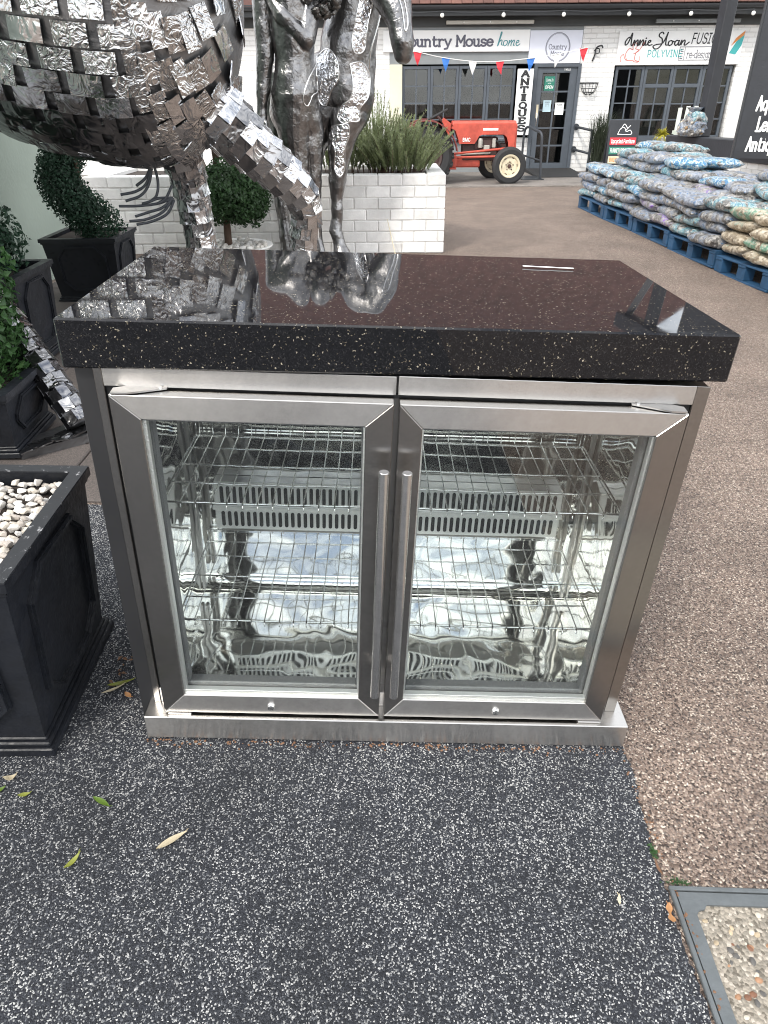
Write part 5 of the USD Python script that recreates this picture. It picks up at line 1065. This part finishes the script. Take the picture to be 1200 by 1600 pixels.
obj('hose', tube(spline([(.30, -.14, .68), (.40, -.17, .62), (.50, -.12, .50)], 6), .016, 7), 'tyre_rubber', tc, smooth=True)
for z0, z1, y in ((.455, .53, -.235), (.40, .415, -.25)): obj('side_rod', tube([(-.36, y, z0), (.52, y + .02, z1)], .018, 8), 'tractor_red', tc, smooth=True)
obj('axle_beam', box(.38, .50, -.40, .40, .33, .40, .015), 'tractor_red', tc)
obj('gearbox', [box(-.95, -.36, -.16, .16, .30, .60, .04)], 'fender_red', tc)
obj('tool_box', box(-.58, -.30, -.34, -.16, .25, .44, .012), 'tractor_red', tc)
for k_, (a_, b_, r_) in enumerate((((-.42, -.16, .62), (-.36, -.20, .86), .012), ((-.50, -.2, .46), (-.46, -.26, .72), .011), ((-.30, -.14, .66), (-.05, -.15, .60), .014), ((-.22, -.15, .44), (.28, -.15, .46), .016))): obj('lever', tube([a_, b_], r_, 7), ('tractor_dark', 'alu_bar')[k_ % 2], tc, smooth=True)
obj('carburettor', [box(.16, .26, -.19, -.13, .50, .58, .01), box(.30, .36, -.18, -.13, .54, .68, .008)], 'alu_bar', tc)
obj('foot_step', box(-.66, -.30, -.42, -.20, .23, .255, .008), 'tractor_red', tc)
def wheel(x, y, r, w, rim_r, yaw, tread, rimm):
    wl = part('wheel', tc); R_ = rot([0, 0, 1], yaw) @ rot([1, 0, 0], PI / 2)
    prof = [(rim_r, -w * .38), (rim_r * 1.05, -w * .48), (r * .86, -w * .5), (r * .97, -w * .36), (r, -w * .12), (r, w * .12), (r * .97, w * .36), (r * .86, w * .5), (rim_r * 1.05, w * .48), (rim_r, w * .38)]
    ty = [moved(lathe(prof + [prof[0]], 40), (x, y, r), R_)]
    if tread:
        for k in range(22):
            a = 2 * PI * k / 22
            for s in (-1, 1):
                lug = moved(box(-.02, .02, -.022, .022, 0, w * .45, .004), (0, 0, 0), rot([1, 0, 0], 0)); lug = moved(lug, (r + .002, 0, 0 if s > 0 else -w * .45), rot([1, 0, 0], s * .5)); lug = moved(lug, (0, 0, 0), rot([0, 0, 1], a + s * .07)); ty.append(moved(lug, (x, y, r), R_))
    obj('tyre', ty, 'tyre_rubber', wl, smooth=35)
    rim = lathe([(0, w * .10), (rim_r * .25, w * .12), (rim_r * .34, w * .22), (rim_r * .62, w * .25), (rim_r * .80, w * .20), (rim_r * .84, w * .40), (rim_r * .97, w * .45), (rim_r + .003, w * .40), (rim_r + .003, -w * .40), (rim_r * .9, -w * .4), (rim_r * .8, 0), (0, 0)], 36)
    q = obj('rim', moved(rim, (x, y, r), R_), rimm, wl, smooth=35)
    obj('hub', moved(lathe([(0, w * .42), (rim_r * .12, w * .40), (rim_r * .17, w * .3), (rim_r * .17, w * .1), (0, w * .1)], 14), (x, y, r), R_), 'tractor_dark', q, smooth=35)
    for k in range(5):
        a = 2 * PI * k / 5 + .3; c = np.array([rim_r * .36 * math.cos(a), rim_r * .36 * math.sin(a), w * .2])
        obj('wheel_nut', moved(moved(trimesh.creation.cylinder(rim_r * .06, w * .14, sections=6), c), (x, y, r), R_), 'tractor_dark', q)
    for k in range(6):
        a = 2 * PI * k / 6 + .1; s_ = Polygon(arc(0, 0, rim_r * .76, rim_r * .76, math.degrees(a) - 9, math.degrees(a) + 9, 6) + arc(0, 0, rim_r * .70, rim_r * .70, math.degrees(a) + 9, math.degrees(a) - 9, 6))
        obj('rim_slot', moved(moved(extrude(s_, .004), (0, 0, w * .222)), (x, y, r), R_), 'tractor_dark', q)
wheel(.57, -.46, .285, .155, .175, .10, False, 'rim_cream'); wheel(.42, .50, .285, .155, .175, .10, False, 'rim_cream')
wheel(-.82, -.50, .44, .24, .27, 0, True, 'tractor_dark'); wheel(-.82, .50, .44, .24, .27, 0, True, 'tractor_dark')
for s in (-1, 1):
    fdr = [(.52 * math.cos(a), .52 * math.sin(a)) for a in np.linspace(.15, 2.6, 16)]; fdr = Polygon(fdr + [(x * .97, y * .97) for x, y in fdr[::-1]])
    y = -.70 if s < 0 else .42; obj('fender', side_profile(-.70, -.42, [(a - .82, b + .44) for a, b in fdr.exterior.coords]) if s < 0 else side_profile(.42, .70, [(a - .82, b + .44) for a, b in fdr.exterior.coords]), 'fender_red', tc)
obj('seat', moved(lathe([(0, 0), (.12, .0), (.19, .03), (.21, .09), (.195, .09), (.175, .045), (.0, .02)], 20), (-.86, 0, .78)), 'fender_red', tc, smooth=40); obj('seat_post', box(-.88, -.83, -.03, .03, .58, .78), 'tractor_dark', tc)
obj('steering_wheel', moved(trimesh.creation.torus(.19, .013, 24, 8), (-.64, 0, 1.02), rot([0, 1, 0], -.45)), 'tyre_rubber', tc, smooth=True); obj('steering_column', tube([(-.47, 0, .85), (-.64, 0, 1.02)], .018, 8), 'tractor_dark', tc)
obj('headlight', moved(lathe([(0, 0), (.03, .0), (.055, .05), (.055, .07), (0, .075)], 16), (.60, -.26, .86), rot([0, 1, 0], PI / 2)), 'tractor_dark', tc, smooth=40) if False else None
obj('name_plate', box(.13, .38, -.2175, -.2105, .795, .83, .002), 'ink_white', tc)
obj('badge_lettering', text_up('BMC', .055, -.20, -.2135, .635, .004, True, .125), 'ink_white', tc)

# ------------------------------------------------------------------ blue pallets of bagged pebbles
EDGE = [(2.64, 8.80), (2.665, 7.714), (2.726, 6.822), (2.777, 5.90), (2.856, 5.007), (2.965, 4.246), (3.07, 3.45)]
bagr = np.random.default_rng(41)
def bag_mesh(L, W, H, seed):
    """A filled, heat sealed bag: a lumpy pillow with flat seams at both ends."""
    n, k = 22, 16; V = []; F = []
    for i in range(n):
        u = -1 + 2 * i / (n - 1); f = max(1 - abs(u) ** 5.0, 0.0) ** .55; f = max(f, .035)
        for j in range(k):
            a = 2 * PI * j / k; c, s = math.cos(a), math.sin(a)
            y = math.copysign(abs(c) ** .7, c) * W / 2 * (.86 + .14 * f + (.05 if abs(u) > .93 else 0)); z = math.copysign(abs(s) ** .8, s) * H / 2 * f
            V.append((u * L / 2, y, z))
    V = np.array(V); d = meshkit.fbm(V * [14, 14, 10] + seed * 5.1, 3, seed) - .5; big = meshkit.noise(V * 5 + seed * 3.3, seed + 9) - .5
    lift = np.clip(np.abs(V[:, 2]) / (H / 2), .12, 1)
    V[:, 2] += (d * .034 + big * .03) * lift; V[:, 0] += d * .014; V[:, 1] += (meshkit.noise(V * 16 + seed, seed) - .5) * .022
    V[:, 2] += (meshkit.noise(np.c_[V[:, 1] * 22, V[:, 0] * 0, V[:, 0] * 0] + seed, seed) - .5) * .03 * (np.abs(V[:, 0]) > L * .43)
    for i in range(n - 1):
        for j in range(k): F.append([i * k + j, (i + 1) * k + j, (i + 1) * k + (j + 1) % k, i * k + (j + 1) % k])
    t = as_tm((V, np.array(F)))
    e0 = trimesh.Trimesh(np.vstack([V[:k], V[-k:]]), [[0, j, j + 1] for j in range(1, k - 1)] + [[k, k + j + 1, k + j] for j in range(1, k - 1)], process=False)
    return J([t, e0])
ordn = ['farthest', 'second farthest', 'middle', 'second nearest whole', 'nearest', 'partly cut off nearest']
inkw = {'bag_blue': 'blue printed', 'bag_teal': 'teal printed', 'bag_grey': 'silver grey', 'bag_purple': 'purple tinged', 'bag_buff': 'sandy buff', 'bag_green': 'pale green'}
lay = ['bottom', 'second', 'third', 'fourth', 'fifth', 'sixth', 'seventh', 'eighth', 'ninth']
PAL = {0: ['bag_blue', 'bag_teal', 'bag_grey'], 1: ['bag_blue', 'bag_teal', 'bag_grey'], 2: ['bag_purple', 'bag_grey', 'bag_grey', 'bag_blue'], 3: ['bag_grey', 'bag_grey', 'bag_teal', 'bag_grey'], 4: ['bag_buff', 'bag_green', 'bag_buff'], 5: ['bag_green', 'bag_buff']}
bs = 0
for pi in range(6):
    A = np.array(EDGE[pi]); Bp = np.array(EDGE[pi + 1]); d = Bp - A; Ln = np.linalg.norm(d) - .03; ang = math.atan2(d[1], d[0])     # local x runs along the front edge, local y away from the yard
    mid = (A + Bp) / 2; z0 = float(g(mid[0] + .5, mid[1]))
    ex, ey = d / np.linalg.norm(d), np.array([-d[1], d[0]]) / np.linalg.norm(d)
    pl = thing('pallet', f'blue wooden pallet, {ordn[pi]} of the row carrying pebble bags', 'pallet', (A[0] + ex[0] * .015, A[1] + ex[1] * .015, z0), ang, group='blue pallets in a row')
    Dp = 1.0
    for bx_ in (0, Ln / 2 - .05, Ln - .10):
        for by_ in (.0, .46, .90):
            obj('block', box(bx_, bx_ + .10, by_ + .004, by_ + .10, .018, .112, .004), 'pallet_blue', pl)
    for by_ in (.0, .46, .90): obj('bottom_board', box(0, Ln, by_, by_ + .10, .0, .0176, .003), 'pallet_blue', pl)
    for bx_ in (0, Ln / 2 - .05, Ln - .10): obj('bearer', box(bx_, bx_ + .10, 0, Dp, .1125, .130, .003), 'pallet_blue', pl)
    for k in range(7): obj('deck_board', box(0, Ln, k * .15 + .001, k * .15 + .099, .1305, .146, .003), 'pallet_blue' if k < 2 else 'pallet_bare', pl)
    H = .088; base = .152
    slots = []
    nf = 4 if pi not in (0,) else 4
    for L_ in range(nf):
        for e in (0, 1): slots.append((L_, 0, e))
    top1 = [6, 6, 5, 5, 5, 5][pi]; top2 = [7, 6, 5, 6, 7, 7][pi]
    for L_ in range(3, top1):
        for e in (0, 1): slots.append((L_, 1, e))
    for L_ in range(top1 - 2, top2):
        for e in (0, 1): slots.append((L_, 2, e))
    for L_, row, e in slots:
        sl_ = Ln / 2; cxl = sl_ * (e + .5) + bagr.normal(0, .018); cyl = .10 + .30 * row + bagr.normal(0, .018) + .012 * L_ + (.06 if L_ >= 4 else 0)
        W_ = .38 * bagr.uniform(.92, 1.06)
        cyl += .07
        p = A + ex * cxl + ey * cyl; zz = z0 + base + H * (L_ + .5) + bagr.normal(0, .006)
        mname = PAL[pi][bagr.integers(len(PAL[pi]))]
        yaw = ang + bagr.normal(0, .10) + (bagr.choice([0, .35, -.3]) if L_ == max(q[0] for q in slots if q[1] == row) and row else 0)
        end = ('far', 'near')[e]; where = ('front', 'middle', 'back')[row]
        lb = f'{inkw[mname]} pebble bag, {lay[L_]} layer, {where} row, {end} end, on {ordn[pi]} pallet'
        bt_ = thing('pebble_bag', lb, 'pebble bag', (p[0], p[1], zz), yaw, group='bags of pebbles stacked on the blue pallets'); bs += 1
        bm = bag_mesh(sl_ * bagr.uniform(1.04, 1.14), W_, H * bagr.uniform(1.12, 1.34), bs)
        bm = moved(bm, (0, 0, 0), rot([1, 0, 0], -abs(bagr.normal(.05, .08)) * (1 if row == 0 else .5)) @ rot([0, 1, 0], bagr.normal(0, .05)))
        obj('bag', bm, mname, bt_, smooth=60)

# ------------------------------------------------------------------ black timber porch, low wall and sign board on the right
lw = thing('low_wall', 'low white brick wall under the black timber beam', 'wall', (4.86, 10.4, 0))
wall_ang = math.atan2(-2.9, .62)
R_ = rot([0, 0, 1], wall_ang)
wr_ = np.random.default_rng(77)
obj('mortar_core', moved(box(-.9, 3.8, .012, .2, -.05, .47), (0, 0, 0), R_), 'white_mortar', lw)
for r_ in range(6):
    x = -.9 - (.115 if r_ % 2 else 0)
    while x < 3.7:
        a, b = max(x, -.9) + .003, min(x + .225, 3.8) - .003; j = wr_.uniform(-.003, .003)
        obj('brick', moved(box(a, b, j, .10, r_ * .079 + .003, r_ * .079 + .076, .004), (0, 0, 0), R_), f'white_brick_{"abc"[wr_.integers(3)]}', lw)
        x += .225
pc = thing('timber_frame', 'black timber post and beam frame standing on the low white wall', 'porch frame', (4.86, 10.4, 0))
obj('base_beam', moved(box(-1.0, 3.9, -.05, .26, .474, .735, .012), (0, 0, 0), R_), 'timber_black', pc)
obj('post', moved(box(-.365, -.195, .015, .185, .7355, 3.6, .01), (0, 0, 0), R_), 'timber_black', pc)
obj('post', moved(box(3.4, 3.68, -.03, .23, .7355, 3.6, .01), (0, 0, 0), R_), 'timber_black', pc)
obj('top_beam', moved(box(-1.2, 4.0, -.04, .24, 3.602, 3.86, .01), (0, 0, 0), R_), 'timber_black', pc)
obj('knee_brace', tube([R_ @ np.array([-.28, .10, 2.3]), R_ @ np.array([-1.0, .10, 3.6])], .08, 4), 'timber_black', pc)
sb = thing('sign_board', 'big black board with white serif lettering Aquatics, Leisure, Antiques', 'sign', (4.70, 8.75, .60), -.20)
obj('board', box(-.16, 1.9, -.03, .03, -.04, 2.6, .006), 'timber_black', sb)
obj('edge_trim', box(-.175, -.158, -.034, .034, -.05, 2.61, .003), 'gutter_black', sb)
for s_, z in (('Aquatics', .50), ('Leisure', .275), ('Antiques', .055)):
    shp, w = slab(s_, .15, .08, .56, .03); obj('lettering', upright(shp, .075 - {'Aquatics': .085, 'Leisure': .03, 'Antiques': .10}[s_], -.0305, z, .004), 'ink_white', sb)
# net bags of pebbles on the beam
for k, (dx, dy, s_, lb) in enumerate(((-.62, .08, 1.0, 'left net bag of pebbles with blue wrapper on the timber beam'), (-.34, .02, 1.08, 'right net bag of pebbles with blue wrapper on the timber beam'))):
    p = R_ @ np.array([dx + .05, dy - .10 * k, 0]); nb = thing('net_bag', lb, 'net bag', (4.86 + p[0], 10.4 + p[1], .737), k * .5)
    prof = [(0, 0), (.12 * s_, .005), (.155 * s_, .06), (.145 * s_, .16), (.105 * s_, .24), (.06, .29), (.04, .31), (.10, .38), (.0, .37)]
    q = lathe(prof, 30); q = q.subdivide().subdivide(); nn = meshkit.noise(q.vertices * 17 + k, 5) - .5; q.vertices = q.vertices + q.vertices * [1, 1, 0] * (nn * .55)[:, None]
    q.vertices[:, 0] *= 1.25
    obj('net', q, 'bag_grey', nb, smooth=True)
    for j in range(34):
        a, z = rng.uniform(0, 2 * PI), rng.uniform(.03, .20); rad = .135 * s_ * (1 - max(0, z - .12) * 2)
        obj('pebble', moved(stone(rng.uniform(.022, .036), .8, 700 + j + 40 * k, 1), (1.25 * rad * math.cos(a), rad * math.sin(a), z)), ('pebble_c', 'aggregate_e', 'pebble_d', 'pallet_bare')[j % 4], nb, smooth=True)
    obj('wrapper', moved(bag_mesh(.26 * s_, .16, .16, 60 + k), (.02, -.075, .24), rot([0, 1, 0], .15) @ rot([1, 0, 0], 1.0)), 'bag_teal', nb, smooth=True)
# garden chair, yellow plant
ch = thing('garden_chair', 'pale sage slatted garden chair in front of the second window', 'chair', (5.30, 12.55, .02), -.55)
for k in range(4): obj('back_slat', moved(box(-.035, .035, -.01, .01, 0, .80 + .05 * math.sin(PI * (k + .5) / 4), .003), (-.15 + .10 * k, .30, .30), rot([1, 0, 0], -.35) @ rot([0, 1, 0], (k - 1.5) * .04)), 'chair_sage', ch)
for k in range(5): obj('seat_slat', box(-.24, .24, -.22 + .095 * k, -.135 + .095 * k, .33 - .02 * k, .35 - .02 * k, .003), 'chair_sage', ch)
for s_ in (-1, 1):
    obj('arm_rest', box(s_ * .30 - .06, s_ * .30 + .06, -.32, .34, .54, .562, .004), 'chair_sage', ch); obj('front_leg', box(s_ * .27 - .035, s_ * .27 + .035, -.28, -.25, 0, .54, .003), 'chair_sage', ch)
    obj('rear_leg', moved(box(-.012, .012, -.32, .62, -.035, .035, .003), (s_ * .245, .0, .22), rot([1, 0, 0], -.36)), 'chair_sage', ch)
obj('back_rail', box(-.24, .24, .42, .445, .66, .72, .003), 'chair_sage', ch)
yp_ = thing('yellow_plant', 'yellow leaved plant in a pale pot beside the garden chair', 'potted plant', (4.90, 12.35, .02))
obj('stand', [box(-.16, .16, -.16, .16, .40, .425, .004), box(-.15, -.11, -.15, -.11, 0, .40), box(.11, .15, -.15, -.11, 0, .40), box(-.15, -.11, .11, .15, 0, .40), box(.11, .15, .11, .15, 0, .40)], 'timber_black', yp_)
obj('pot', moved(lathe([(0, 0), (.075, 0), (.11, .20), (.12, .20), (.12, .225), (.10, .225), (0, .19)], 20), (0, 0, .426)), 'pot_cream', yp_, smooth=40)
V = []; F = []; k = 0
for i in range(130):
    a = r2.uniform(0, 2 * PI); L = r2.uniform(.12, .24); o = np.array([0, 0, .62]); el = r2.uniform(.1, 1.3); d = np.array([math.cos(a) * math.cos(el), math.sin(a) * math.cos(el), math.sin(el)]); sd = np.array([-math.sin(a), math.cos(a), 0]) * .016
    P = [o, o + d * L * .6, o + d * L + [0, 0, -.10 * math.cos(el)]]
    V += [P[0] - sd * .3, P[0] + sd * .3, P[1] + sd, P[1] - sd, P[2]]; F += [[k, k + 1, k + 2], [k, k + 2, k + 3], [k + 3, k + 2, k + 4]]; k += 5
obj('leaves', trimesh.Trimesh(np.array(V), F, process=False), 'leaf_yellow', yp_, kind='stuff')
